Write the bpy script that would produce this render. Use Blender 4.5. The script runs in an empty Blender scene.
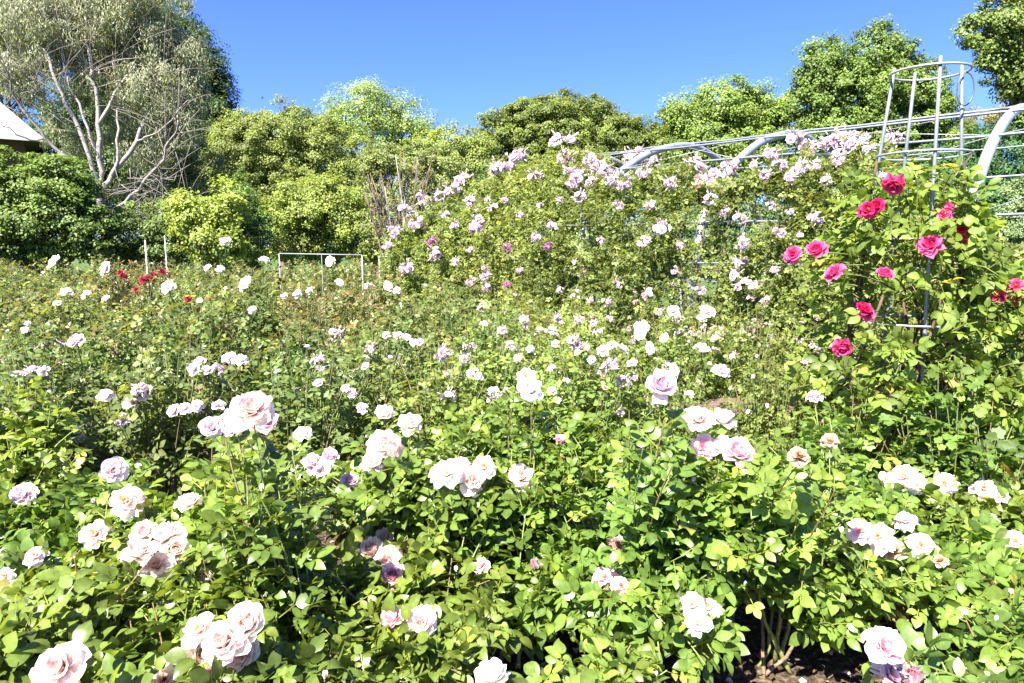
import bpy, math
import numpy as np
RNG = np.random.default_rng(11)
SC = bpy.context.scene
COL = SC.collection
F = 683.0; PITCH = math.radians(8.0); CAMH = 1.65
CP, SP = math.cos(PITCH), math.sin(PITCH)

# ------------------------------------------------------------------ geometry of the view (used once, to find where things stand)
def ray(px, py):
    a = (px-512)/F; b = (341.5-py)/F
    return np.array([a, CP+b*SP, -SP+b*CP])
def at(px, py, Y):
    d = ray(px, py); return np.array([0, 0, CAMH]) + d*(Y/d[1])
def nz(v):
    v = np.asarray(v, float); return v/np.maximum(np.linalg.norm(v, axis=-1, keepdims=True), 1e-9)

# ------------------------------------------------------------------ mesh builder
class MB:
    def __init__(s): s.v=[]; s.q=[]; s.t=[]; s.c=[]; s.n=0
    def add(s, v, q=None, t=None, c=(1,1,1)):
        v = np.asarray(v, float).reshape(-1, 3)
        if len(v) == 0: return
        c = np.asarray(c, float)
        if c.ndim == 1: c = np.broadcast_to(c, (len(v), 3))
        if q is not None and len(q): s.q.append(np.asarray(q, int).reshape(-1, 4)+s.n)
        if t is not None and len(t): s.t.append(np.asarray(t, int).reshape(-1, 3)+s.n)
        s.v.append(v); s.c.append(c); s.n += len(v)
    def inst(s, tpl, O, X, Y, Z, c):
        """stamp a template at n frames (X, Y, Z already scaled)"""
        tv, tq, tt, tm = tpl
        n = len(O)
        if n == 0: return
        k = len(tv)
        V = O[:, None, :] + tv[None, :, 0:1]*X[:, None, :] + tv[None, :, 1:2]*Y[:, None, :] + tv[None, :, 2:3]*Z[:, None, :]
        c = np.asarray(c, float)
        if c.ndim == 1: c = np.broadcast_to(c, (n, 3))
        Cc = c[:, None, :]*tm[None, :, None]
        off = (np.arange(n)*k)[:, None, None]
        q = (tq[None]+off).reshape(-1, 4) if len(tq) else None
        t = (tt[None]+off).reshape(-1, 3) if len(tt) else None
        s.add(V.reshape(-1, 3), q, t, Cc.reshape(-1, 3))
    def tube(s, pts, rad, sides=5, c=(1,1,1), cap=True):
        pts = np.asarray(pts, float); m = len(pts)
        rad = np.broadcast_to(np.asarray(rad, float), (m,))
        T = np.gradient(pts, axis=0); T = nz(T)
        ref = np.array([0, 0, 1.0]) if abs(T[:, 2]).mean() < .85 else np.array([1.0, 0, 0])
        A = nz(np.cross(T, ref)); B = np.cross(T, A)
        an = np.arange(sides)*2*math.pi/sides
        V = pts[:, None, :] + rad[:, None, None]*(np.cos(an)[None, :, None]*A[:, None, :]+np.sin(an)[None, :, None]*B[:, None, :])
        q = []
        for i in range(m-1):
            for j in range(sides):
                k = (j+1) % sides
                q.append((i*sides+j, i*sides+k, (i+1)*sides+k, (i+1)*sides+j))
        V = V.reshape(-1, 3); t = []
        if cap:
            V = np.vstack([V, pts[0], pts[-1]]); a = m*sides; b = a+1
            for j in range(sides):
                k = (j+1) % sides
                t.append((a, k, j)); t.append((b, (m-1)*sides+j, (m-1)*sides+k))
        s.add(V, q, t, c)
    def box(s, lo, hi, c=(1,1,1), M=None, bev=0.0):
        x0, y0, z0 = lo; x1, y1, z1 = hi
        b = bev
        # chamfered along the long axis edges: an octagonal profile when bev is given
        v = np.array([(x, y, z) for x in (x0, x1) for y in (y0, y1) for z in (z0, z1)], float)
        q = [(0,1,3,2),(4,6,7,5),(0,4,5,1),(2,3,7,6),(0,2,6,4),(1,5,7,3)]
        if b > 0:
            pr = [(y0+b,z0),(y1-b,z0),(y1,z0+b),(y1,z1-b),(y1-b,z1),(y0+b,z1),(y0,z1-b),(y0,z0+b)]
            v = np.array([(x, y, z) for x in (x0, x1) for (y, z) in pr], float)
            q = [(i, (i+1)%8, 8+(i+1)%8, 8+i) for i in range(8)]
            q += [(0,7,6,1),(1,6,5,2),(2,5,4,3),(8,9,14,15),(9,10,13,14),(10,11,12,13)]
        if M is not None: v = np.array([np.array(M @ __import__('mathutils').Vector(p)) for p in v])
        s.add(v, q, None, c)
    def build(s, name, mat, parent=None, smooth=True):
        me = bpy.data.meshes.new(name)
        V = np.concatenate(s.v).astype(np.float32); Cc = np.concatenate(s.c)
        Q = np.concatenate(s.q) if s.q else np.zeros((0, 4), int)
        T = np.concatenate(s.t) if s.t else np.zeros((0, 3), int)
        L = np.concatenate([Q.ravel(), T.ravel()]).astype(np.int32)
        st = np.concatenate([np.arange(len(Q))*4, len(Q)*4+np.arange(len(T))*3]).astype(np.int32)
        me.vertices.add(len(V)); me.vertices.foreach_set('co', V.ravel())
        me.loops.add(len(L)); me.loops.foreach_set('vertex_index', L)
        me.polygons.add(len(st)); me.polygons.foreach_set('loop_start', st)
        me.polygons.foreach_set('use_smooth', np.full(len(st), smooth))
        at_ = me.color_attributes.new('Col', 'FLOAT_COLOR', 'POINT')
        rgba = np.ones((len(V), 4), np.float32); rgba[:, :3] = Cc
        at_.data.foreach_set('color', rgba.ravel())
        me.update(calc_edges=True); me.validate()
        me.materials.append(mat)
        o = bpy.data.objects.new(name, me); COL.objects.link(o)
        if parent is not None: o.parent = parent
        return o

def tag(o, label=None, cat=None, group=None, kind=None):
    if label: o['label'] = label
    if cat: o['category'] = cat
    if group: o['group'] = group
    if kind: o['kind'] = kind
    return o
def empty(name, loc, rz=0, sc=1):
    o = bpy.data.objects.new(name, None); COL.objects.link(o)
    o.location = tuple(float(x) for x in loc); o.rotation_euler = (0, 0, rz); o.scale = (sc, sc, sc)
    o.empty_display_size = .1
    return o
def part_copy(src, parent, loc=None, rot=None, sc=None, name=None):
    c = src.copy(); COL.objects.link(c); c.parent = parent
    if loc is not None: c.location = tuple(float(x) for x in loc)
    if rot is not None: c.rotation_mode = 'QUATERNION'; c.rotation_quaternion = rot
    if sc is not None: c.scale = (sc, sc, sc)
    return c

# ------------------------------------------------------------------ materials
def new_mat(name):
    m = bpy.data.materials.new(name); m.use_nodes = True
    nt = m.node_tree; nt.nodes.clear()
    return m, nt, nt.nodes, nt.links
def N(nodes, t, **kw):
    n = nodes.new(t)
    for k, v in kw.items(): setattr(n, k, v)
    return n
def mixrgb(nodes, links, fac, a, b, mode='MIX'):
    m = N(nodes, 'ShaderNodeMix', data_type='RGBA', blend_type=mode)
    for sock, val in ((m.inputs[0], fac), (m.inputs[6], a), (m.inputs[7], b)):
        if isinstance(val, (int, float)): sock.default_value = val
        elif isinstance(val, tuple): sock.default_value = (*val, 1)
        else: links.new(val, sock)
    return m.outputs[2]
def leaf_mat(name, rough=.42, trans=.32, spec=.5, under=(1.25, 1.2, 1.5), tint=(1.5, 1.45, .55), nscale=60.):
    m, nt, nd, lk = new_mat(name)
    at_ = N(nd, 'ShaderNodeAttribute', attribute_name='Col')
    geo = N(nd, 'ShaderNodeNewGeometry'); oi = N(nd, 'ShaderNodeObjectInfo')
    tc = N(nd, 'ShaderNodeTexCoord')
    nz_ = N(nd, 'ShaderNodeTexNoise'); nz_.inputs['Scale'].default_value = nscale; nz_.inputs['Detail'].default_value = 2
    lk.new(tc.outputs['Object'], nz_.inputs['Vector'])
    mr = N(nd, 'ShaderNodeMapRange'); mr.inputs[1].default_value = .3; mr.inputs[2].default_value = .7; mr.inputs[3].default_value = .8; mr.inputs[4].default_value = 1.2
    lk.new(nz_.outputs['Fac'], mr.inputs[0])
    base = mixrgb(nd, lk, 1.0, at_.outputs['Color'], mr.outputs[0], 'MULTIPLY')
    und = mixrgb(nd, lk, 1.0, base, under, 'MULTIPLY')
    col = mixrgb(nd, lk, geo.outputs['Backfacing'], base, und)
    hs = N(nd, 'ShaderNodeHueSaturation')
    mh = N(nd, 'ShaderNodeMapRange'); mh.inputs[3].default_value = .485; mh.inputs[4].default_value = .515
    lk.new(oi.outputs['Random'], mh.inputs[0]); lk.new(mh.outputs[0], hs.inputs['Hue'])
    lk.new(col, hs.inputs['Color'])
    mv = N(nd, 'ShaderNodeMapRange'); mv.inputs[3].default_value = .82; mv.inputs[4].default_value = 1.2
    mw = N(nd, 'ShaderNodeMath', operation='MULTIPLY'); mw.inputs[1].default_value = 7.31; mf = N(nd, 'ShaderNodeMath', operation='FRACT')
    lk.new(oi.outputs['Random'], mw.inputs[0]); lk.new(mw.outputs[0], mf.inputs[0]); lk.new(mf.outputs[0], mv.inputs[0]); lk.new(mv.outputs[0], hs.inputs['Value'])
    pr = N(nd, 'ShaderNodeBsdfPrincipled')
    lk.new(hs.outputs[0], pr.inputs['Base Color']); pr.inputs['Roughness'].default_value = rough
    pr.inputs['Specular IOR Level'].default_value = spec
    tr = N(nd, 'ShaderNodeBsdfTranslucent')
    tcol = mixrgb(nd, lk, 1.0, hs.outputs[0], tint, 'MULTIPLY'); lk.new(tcol, tr.inputs['Color'])
    mx = N(nd, 'ShaderNodeMixShader'); mx.inputs[0].default_value = trans
    lk.new(pr.outputs[0], mx.inputs[1]); lk.new(tr.outputs[0], mx.inputs[2])
    out = N(nd, 'ShaderNodeOutputMaterial'); lk.new(mx.outputs[0], out.inputs[0])
    return m
def attr_mat(name, rough=.7, spec=.3, nscale=20., lo=.75, hi=1.2, bump=0.0, metal=0.0, trans=0.0, stretch=None):
    m, nt, nd, lk = new_mat(name)
    at_ = N(nd, 'ShaderNodeAttribute', attribute_name='Col')
    tc = N(nd, 'ShaderNodeTexCoord'); vec = tc.outputs['Object']
    if stretch:
        mp = N(nd, 'ShaderNodeMapping'); mp.inputs['Scale'].default_value = stretch
        lk.new(vec, mp.inputs[0]); vec = mp.outputs[0]
    nz_ = N(nd, 'ShaderNodeTexNoise'); nz_.inputs['Scale'].default_value = nscale; nz_.inputs['Detail'].default_value = 6
    lk.new(vec, nz_.inputs['Vector'])
    mr = N(nd, 'ShaderNodeMapRange'); mr.inputs[1].default_value = .3; mr.inputs[2].default_value = .7; mr.inputs[3].default_value = lo; mr.inputs[4].default_value = hi
    lk.new(nz_.outputs['Fac'], mr.inputs[0])
    col = mixrgb(nd, lk, 1.0, at_.outputs['Color'], mr.outputs[0], 'MULTIPLY')
    pr = N(nd, 'ShaderNodeBsdfPrincipled'); lk.new(col, pr.inputs['Base Color'])
    pr.inputs['Roughness'].default_value = rough; pr.inputs['Specular IOR Level'].default_value = spec; pr.inputs['Metallic'].default_value = metal
    if bump:
        b = N(nd, 'ShaderNodeBump'); b.inputs['Strength'].default_value = bump; b.inputs['Distance'].default_value = .01
        lk.new(nz_.outputs['Fac'], b.inputs['Height']); lk.new(b.outputs[0], pr.inputs['Normal'])
    out = N(nd, 'ShaderNodeOutputMaterial')
    if trans:
        tr = N(nd, 'ShaderNodeBsdfTranslucent'); lk.new(col, tr.inputs['Color'])
        mx = N(nd, 'ShaderNodeMixShader'); mx.inputs[0].default_value = trans
        lk.new(pr.outputs[0], mx.inputs[1]); lk.new(tr.outputs[0], mx.inputs[2]); lk.new(mx.outputs[0], out.inputs[0])
    else: lk.new(pr.outputs[0], out.inputs[0])
    return m
M_ROSE = leaf_mat('rose leaf', .36, .36, .42)
M_SOFT = leaf_mat('soft leaf', .5, .42, .35)
M_TREE = leaf_mat('tree leaf', .5, .30, .35, nscale=.8)
M_EUC = leaf_mat('gum leaf', .5, .30, .4, under=(1, 1, 1), nscale=.8)
M_CANE = attr_mat('green cane', .55, .4, 60, .7, 1.25, .3)
M_BARK = attr_mat('bark', .9, .1, 6, .5, 1.35, .6, stretch=(3, 3, .8))
M_PALE = attr_mat('pale bark', .8, .2, 3, .75, 1.15, .4, stretch=(2, 2, .5))
M_PETAL = attr_mat('petal', .6, .25, 25, .96, 1.04, 0, trans=.42)
M_GALV = attr_mat('galvanised steel', .42, .5, 14, .82, 1.1, .05, metal=.35)
M_WHITE = attr_mat('white paint', .5, .4, 9, .8, 1.05, .1)
M_WOOD = attr_mat('weathered wood', .8, .2, 9, .6, 1.25, .4, stretch=(.6, 9, 9))

# ------------------------------------------------------------------ leaf templates (length +Y, width X, face +Z)
def tpl_near():
    ys = [0, .10, .28, .50, .72, .90, 1.02]; ws = [0, .20, .37, .42, .34, .17, 0]
    zc = [0, .03, .055, .055, .02, -.05, -.13]
    v = [(0, 0, 0)]; m = [.95]
    for i in range(1, 6):
        f = .07*ws[i]/.42
        v += [(-ws[i], ys[i]-.02, zc[i]+f), (0, ys[i], zc[i]-.015), (ws[i], ys[i]-.02, zc[i]+f)]
        m += [.97, 1.16, .97]
    v.append((0, 1.02, -.13)); m.append(1.0)
    q = []
    for i in range(4):
        a = 1+3*i; b = a+3
        q += [(a, a+1, b+1, b), (a+1, a+2, b+2, b+1)]
    t = [(0, 2, 1), (0, 3, 2), (13, 14, 16), (14, 15, 16)]
    return np.array(v, float), np.array(q), np.array(t), np.array(m)
def tpl_mid():
    v = [(0, 0, 0), (-.4, .42, .08), (0, .5, 0), (.4, .42, .08), (-.26, .75, .03), (.26, .75, .03), (0, 1.0, -.08)]
    t = [(0, 2, 1), (0, 3, 2), (4, 2, 6), (2, 5, 6), (1, 2, 4), (2, 3, 5)]
    return np.array(v, float), np.zeros((0, 4), int), np.array(t), np.array([1, 1, 1.08, 1, 1, 1, 1.])
def tpl_lobed():
    v = [(0, .25, -.03)]; m = [1.1]; n = 15
    for i in range(n):
        a = -math.pi/2+(i+.5)*2*math.pi/n
        lob = [.30, .42, .50, .40, .55, .62, .48, .66, .48, .62, .55, .40, .50, .42, .30][i]
        v.append((lob*math.cos(a)*1.0, .4+lob*math.sin(a)*1.0, .09*abs(math.cos(a))+.03*math.sin(5*a))); m.append(1)
    t = [(0, 1+i, 1+(i+1) % n) for i in range(n)]
    return np.array(v, float), np.zeros((0, 4), int), np.array(t), np.array(m, float)
def tpl_far():
    v = [(0, 0, 0), (-.36, .5, .07), (.36, .5, .07), (0, 1.0, -.05)]
    return np.array(v, float), np.zeros((0, 4), int), np.array([(0, 2, 3), (0, 3, 1)]), np.ones(4)
TN, TM, TL, TF = tpl_near(), tpl_mid(), tpl_lobed(), tpl_far()
TW = (np.array([(0, 0, 0), (-.12, .5, .02), (.12, .5, .02), (0, 1, -.1)], float), np.zeros((0, 4), int), np.array([(0, 2, 3), (0, 3, 1)]), np.ones(4))

BLOOM_PTS = []      # world centres (x, y, z, r) of the blooms that open clear of the leaves
def keep_clear(P, base, fac=.95):
    """rose blooms open on the outside of the bush: leave out leaves that would grow right in front of or through one"""
    if not BLOOM_PTS: return np.ones(len(P), bool)
    W = P + base; cam = np.array([0, 0, CAMH]); ok = np.ones(len(P), bool)
    for b in BLOOM_PTS:
        c = b[:3]; r = b[3]; D = c-cam; L = np.linalg.norm(D); D = D/L
        w = W-cam; s = w@D; perp = np.linalg.norm(w-s[:, None]*D, axis=1)
        ok &= ~((perp < r*fac) & (s < L+r*.3) & (s > L-.55))
    return ok

def leaves_on(fm, rng, P0, P1, P2, nl, t0, leaf, tpl, base, sp, five=True, upw=.8, outc=None, clear=None, rach=False, dens=1.0, droop=.25):
    """compound leaves along quadratic shoots. leaf: leaflet length; base: leaf colour; sp: (value spread, young tint)"""
    n = len(P0)
    t = t0+(1-t0)*(np.arange(nl)[None, :]+rng.random((n, nl)))/nl
    T_ = t[..., None]
    P = (1-T_)**2*P0[:, None]+2*T_*(1-T_)*P1[:, None]+T_**2*P2[:, None]
    D = nz(2*(1-T_)*(P1-P0)[:, None]+2*T_*(P2-P1)[:, None])
    P = P.reshape(-1, 3); D = D.reshape(-1, 3); tt = t.reshape(-1)
    keep = rng.random(len(P)) < dens
    P, D, tt = P[keep], D[keep], tt[keep]
    m = len(P)
    az = np.arange(m)*2.4+rng.normal(0, .5, m)
    E1 = nz(np.cross(D, [0.13, .21, 1.0])); E2 = np.cross(D, E1)
    R = nz((np.cos(az)[:, None]*E1+np.sin(az)[:, None]*E2)+D*.45+np.array([0, 0, .18])+rng.normal(0, .22, (m, 3)))
    out = nz(P-outc) if outc is not None else D
    Nn = np.array([0, 0, 1.0])*upw+out*.45+rng.normal(0, .33, (m, 3))
    Nn = nz(Nn-(Nn*R).sum(1, keepdims=True)*R)
    S = np.cross(R, Nn)
    sz = leaf*rng.uniform(.72, 1.2, m)*np.where(tt > .93, .75, 1)
    young = np.clip((tt-.75)/.25, 0, 1)*rng.random(m)
    base = np.asarray(base, float)
    val = np.exp(rng.normal(0, sp[0], m))
    colr = base[None]*val[:, None]*(1+young[:, None]*np.asarray(sp[1])[None])
    ph = rng.random(m)
    yl = ph < sp[2]*.4 if len(sp) > 2 else ph < .012
    colr[yl] = np.array([.26, .25, .05])*rng.uniform(.7, 1.2, (yl.sum(), 1))
    br = ph > 1-.003; colr[br] = np.array([.20, .12, .05])
    if five:
        spec = [(1.55, 0, 0), (1.25, .95, 1), (1.25, .95, -1), (.6, 1.05, 1), (.6, 1.05, -1)]
    else:
        spec = [(.8, 0, 0)]
    for (al, an, sd) in spec:
        k = np.ones(m, bool)
        if al == .6: k = rng.random(m) < .75
        mm = k.sum(); a_ = an+rng.normal(0, .14, mm)
        dirn = R[k]*np.cos(a_)[:, None]+S[k]*(sd*np.sin(a_))[:, None] if sd else R[k].copy()
        O = P[k]+R[k]*(al*sz[k])[:, None]+S[k]*(sd*.06*sz[k])[:, None]
        O[:, 2] -= droop*.35*al*sz[k]
        N2 = Nn[k]+rng.normal(0, .24, (mm, 3))
        dirn = nz(dirn+rng.normal(0, .12, (mm, 3))-np.array([0, 0, droop]))
        N2 = nz(N2-(N2*dirn).sum(1, keepdims=True)*dirn)
        X = np.cross(dirn, N2)
        s_ = sz[k]*rng.uniform(.85, 1.12, mm)*(1.0 if sd == 0 else (.92 if al > 1 else .78))
        c_ = colr[k]*np.exp(rng.normal(0, .09, (mm, 1)))
        if clear is not None:
            g = keep_clear(O+dirn*(s_*.5)[:, None], clear)
            O, X, dirn, N2, s_, c_ = O[g], X[g], dirn[g], N2[g], s_[g], c_[g]
        w_ = s_*rng.uniform(.68, .98, len(s_))
        zc = rng.uniform(.1, 1.5, len(s_))
        fm.inst(tpl, O, X*w_[:, None], dirn*s_[:, None], N2*(s_*zc)[:, None], c_)
    if rach:
        L = 1.6*sz; w = .035*sz
        tv = (np.array([(-1, 0, 0), (1, 0, 0), (.6, 1, -.02), (-.6, 1, -.02)], float), np.array([(0, 1, 2, 3)]), np.zeros((0, 3), int), np.ones(4))
        R2 = R.copy(); R2[:, 2] -= droop*.35; 
        g = np.ones(m, bool) if clear is None else keep_clear(P+R*(sz*.8)[:, None], clear)
        fm.inst(tv, P[g], S[g]*w[g][:, None], R2[g]*L[g][:, None], Nn[g]*L[g][:, None], colr[g]*np.array([1.5, 1.15, .9]))

def bez(P0, P1, P2, k):
    t = np.linspace(0, 1, k)[:, None]
    return (1-t)**2*P0+2*t*(1-t)*P1+t**2*P2

def bush_geo(rng, R, H, nsh, nl, leaf, tpl, base, sp, capfun=None, clear=None, extra=(), rach=False, hubs=0, thick=1.0, cane_c=(.12, .17, .05), t0=.38, dens=.95, flat=.38, sides=4, upw=.8, low=.0):
    fm, cm = MB(), MB()
    r = R*np.sqrt(rng.random(nsh)); th = rng.random(nsh)*2*math.pi
    lean = np.array([rng.normal(0, .06), rng.normal(0, .06)])
    tip = np.stack([r*np.cos(th)+lean[0], r*np.sin(th)+lean[1], H*(1-flat*(r/R)**2.2)*rng.uniform(.80, 1.03, nsh)], 1)
    k = rng.random(nsh) < low
    tip[k, 2] *= rng.uniform(.45, .8, k.sum())
    if capfun is not None:
        tip[:, 2] = capfun(tip)*(1-.10*(r/R)**2)*np.where(k, rng.uniform(.5, .8, nsh), rng.uniform(.84, 1.0, nsh))
    if len(extra):
        tip = np.vstack([tip, np.asarray(extra)]); r = np.linalg.norm(tip[:, :2], axis=1); th = np.arctan2(tip[:, 1], tip[:, 0])
    n = len(tip)
    br = np.minimum(.11*R/.45, .25*r)*rng.uniform(.3, 1, n)
    P0 = np.stack([br*np.cos(th), br*np.sin(th), np.zeros(n)-.01], 1)
    P1 = P0*.6+tip*.4; P1[:, 2] = tip[:, 2]*rng.uniform(.42, .68, n); P1[:, :2] += rng.normal(0, .05, (n, 2))
    if not hubs: cm.tube([[0, 0, -.02], [.01, 0, .03], [0, .01, .07]], [.16*R, .12*R, .03*R], 8, (.13, .10, .07))
    if hubs:
        ha = np.arange(hubs)*2*math.pi/hubs+rng.random(hubs); hr = R*rng.uniform(.12, .42, hubs)
        HB = np.stack([hr*np.cos(ha), hr*np.sin(ha), H*rng.uniform(.16, .40, hubs)], 1)
        own = np.array([int(np.argmin(((HB[:, :2]-p[None, :2]*.6)**2).sum(1)+rng.random(hubs)*.01)) for p in tip])
        P0 = HB[own]; P1 = P0*.55+tip*.45; P1[:, 2] = P0[:, 2]+(tip[:, 2]-P0[:, 2])*rng.uniform(.4, .65, n); P1[:, :2] += rng.normal(0, .05, (n, 2))
        for hb in range(hubs):
            st = np.array([.07*math.cos(ha[hb]*1.7), .07*math.sin(ha[hb]*1.7), -.01])
            kx = bez(st, HB[hb]*np.array([.55, .55, .5])+rng.normal(0, .015, 3), HB[hb], 9)+np.cumsum(rng.normal(0, .005, (9, 3)), axis=0)*np.sin(np.linspace(0, math.pi, 9))[:, None]
            cm.tube(kx, np.linspace(.0105, .0065, 9)*rng.uniform(.6, 1.15), 7, [(.23, .25, .07), (.20, .22, .06), (.17, .12, .07)][hb % 3])
    leaves_on(fm, rng, P0, P1, tip, nl, t0, leaf, tpl, base, sp, outc=np.array([0, 0, H*.35]), clear=clear, rach=rach, dens=dens, upw=upw)
    nb = max(5, n//7)
    for i in range(n):
        main = i % 4 == 0 or i >= nsh
        if main or hubs:
            pts = bez(P0[i], P1[i], tip[i], 7); ra = np.linspace((.0075 if i % 8 == 0 else .005) if main else .0036, .0022, 7)*thick
        else:
            pts = bez(P0[i], P1[i], tip[i], 9)[4:]; ra = np.linspace(.0042, .002, 5)*thick
        old = rng.random() < .3
        c = np.array((.16, .11, .06) if old else cane_c)*rng.uniform(.8, 1.3)
        cm.tube(pts, ra, sides, c, cap=False)
    return fm, cm, tip

# ------------------------------------------------------------------ rose blooms
def petal_grid(rng, nu, nv, e0, curl, L, W, r0, cup, ruf, az, z0=0.0):
    u = np.linspace(-1, 1, nu); v = np.linspace(0, 1, nv)
    U, V = np.meshgrid(u, v, indexing='ij')
    Vf = V*(1-.16*U**2-.05*(rng.random()-.5)*U)
    fine = np.linspace(0, 1, 30); e = e0-curl*fine**1.3
    cx = np.concatenate([[0], np.cumsum(np.cos(e))[:-1]])*L/30; cz = np.concatenate([[0], np.cumsum(np.sin(e))[:-1]])*L/30
    x = r0+np.interp(Vf, fine, cx); z = z0+np.interp(Vf, fine, cz)
    w = W*np.interp(V, [0, .25, .5, .75, 1], [.32, .68, .95, 1.0, .8])
    y = w*U
    en = np.interp(V, fine, e)
    d = cup*y**2/max(W, .01)
    x = x-d*np.sin(en)*1.0; z = z+d*np.cos(en)*.8
    ph = rng.random(3)*6.28
    rf = ruf*V**2*(np.sin(3.2*U+ph[0])+.5*np.sin(6.5*U+ph[1]))
    x = x+rf*np.sin(en); z = z+rf*np.cos(en)
    ca, sa = math.cos(az), math.sin(az)
    P = np.stack([x*ca-y*sa, x*sa+y*ca, z], -1).reshape(-1, 3)
    q = [(i*nv+j, (i+1)*nv+j, (i+1)*nv+j+1, i*nv+j+1) for i in range(nu-1) for j in range(nv-1)]
    return P, np.array(q), V.reshape(-1)
D2R = math.radians
STY = {  # rings: count, elevation, curl, length, half width, base radius
 'open': [(4, 88, -25, .22, .10, .015), (5, 82, -8, .26, .13, .04), (6, 72, 12, .31, .16, .06), (7, 58, 24, .36, .19, .075), (7, 40, 32, .41, .22, .08), (6, 20, 36, .45, .25, .07)],
 'cup':  [(4, 95, -20, .28, .12, .02), (5, 88, -20, .33, .16, .06), (6, 80, -12, .38, .19, .10), (6, 68, -5, .42, .22, .12), (6, 52, 12, .44, .25, .12), (5, 30, 28, .44, .27, .10)],
 'loose': [(4, 75, 10, .25, .13, .02), (5, 60, 35, .34, .17, .05), (6, 40, 45, .42, .21, .06), (6, 15, 55, .46, .25, .06)],
 'bud': [(3, 96, -8, .42, .13, .01), (4, 88, -22, .48, .16, .05), (4, 80, -26, .46, .17, .07)],
}
def bloom_into(mb, rng, sty, cin, cout, nu=5, nv=5, O=None, A=None, S=1.0, hole=True):
    """adds one bloom of diameter S; colours run from centre petals to outer petals"""
    P_, Q_, C_ = [], [], []; n0 = 0
    rings = STY[sty]
    for k, (cnt, e0, curl, L, W, r0) in enumerate(rings):
        f = k/(len(rings)-1)
        off = rng.random()*6.28
        for j in range(cnt):
            az = off+j*2*math.pi/cnt+rng.normal(0, .2)
            P, q, vv = petal_grid(rng, nu, nv, D2R(e0+rng.normal(0, 9)), D2R(curl+rng.normal(0, 14)), L*rng.uniform(.86, 1.12), W*rng.uniform(.8, 1.15), r0, 1.1*(1-.5*f), .02+.032*f, az, -.02*k)
            c = np.asarray(cin)*(1-f)+np.asarray(cout)*f
            c = c[None]*(1+.08*(vv[:, None]-.5))*rng.uniform(.95, 1.04)
            base_y = np.clip(1-vv*4, 0, 1)[:, None]*.45
            c = c*(1-base_y)+np.array([.75, .66, .35])*base_y
            P_.append(P); Q_.append(q+n0); C_.append(np.clip(c, 0, .95)); n0 += len(P)
    P = np.vstack(P_); Q = np.vstack(Q_); C_ = np.vstack(C_)
    if A is None: mb.add((P+np.array([0, 0, -.12]))*S, Q, None, C_)
    else:
        Z = nz(A); X = nz(np.cross([.3, .2, .1], Z)); Y = np.cross(Z, X)
        P = (P+np.array([0, 0, -.12]))*S
        mb.add(O+P[:, 0:1]*X+P[:, 1:2]*Y+P[:, 2:3]*Z, Q, None, C_)
def stamens(mb, rng, n=26, S=1.0):
    for i in range(n):
        a = rng.random()*6.28; r = .03+.05*rng.random()
        p = np.array([r*math.cos(a), r*math.sin(a), .06+.05*rng.random()])
        mb.tube(np.array([[p[0]*.4, p[1]*.4, -.06], p])*S, [.004*S, .008*S], 3, (.6, .42, .06))

PAL = {'blush': ((.95, .66, .58), (.95, .84, .78)), 'white': ((.92, .84, .72), (.93, .91, .88)),
       'lavender': ((.80, .62, .68), (.86, .76, .79)), 'crimson': ((.66, .025, .15), (.82, .13, .32)),
       'palepink': ((.84, .56, .66), (.88, .76, .82)), 'deep': ((.52, .012, .07), (.66, .03, .16)), 'red': ((.26, .01, .03), (.36, .04, .06)), 'pink': ((.88, .52, .56), (.90, .70, .73)),
       'purple': ((.5, .12, .36), (.62, .28, .52)), 'spent': ((.42, .26, .15), (.62, .45, .32))}
PROTO = {}
holder_trash = []
def bloom_proto(color, sty, var, lod):
    key = (color, sty, var, lod)
    if key not in PROTO:
        rng = np.random.default_rng(abs(hash(str(key))) % 99999 if False else (sum(map(ord, str(key)))*7+var))
        mb = MB()
        nu, nv = (5, 5) if lod == 0 else (4, 3)
        cin, cout = PAL[color]
        bloom_into(mb, rng, sty, cin, cout, nu, nv)
        if sty == 'loose' and lod == 0: stamens(mb, rng)
        if lod == 1: mb.tube([[0, 0, -.14], [.05, .03, -1.1], [.02, -.05, -2.4]], [.045, .03, .03], 4, (.13, .19, .06))
        o = mb.build('bloom', M_PETAL); COL.objects.unlink(o); PROTO[key] = o
    return PROTO[key]
def calyx_proto():
    if 'calyx' not in PROTO:
        mb = MB(); rng = np.random.default_rng(3)
        mb.tube([[0, 0, -.30], [0, 0, -.24], [0, 0, -.17], [0, 0, -.12]], [.02, .055, .06, .035], 8, (.10, .18, .04))
        for i in range(5):
            P, q, vv = petal_grid(rng, 3, 4, D2R(-5), D2R(55), .26, .045, .03, .5, .01, i*1.2566, -.13)
            mb.add(P, q, None, (.10, .18, .05))
        o = mb.build('calyx', M_CANE); COL.objects.unlink(o); PROTO['calyx'] = o
    return PROTO['calyx']
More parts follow.
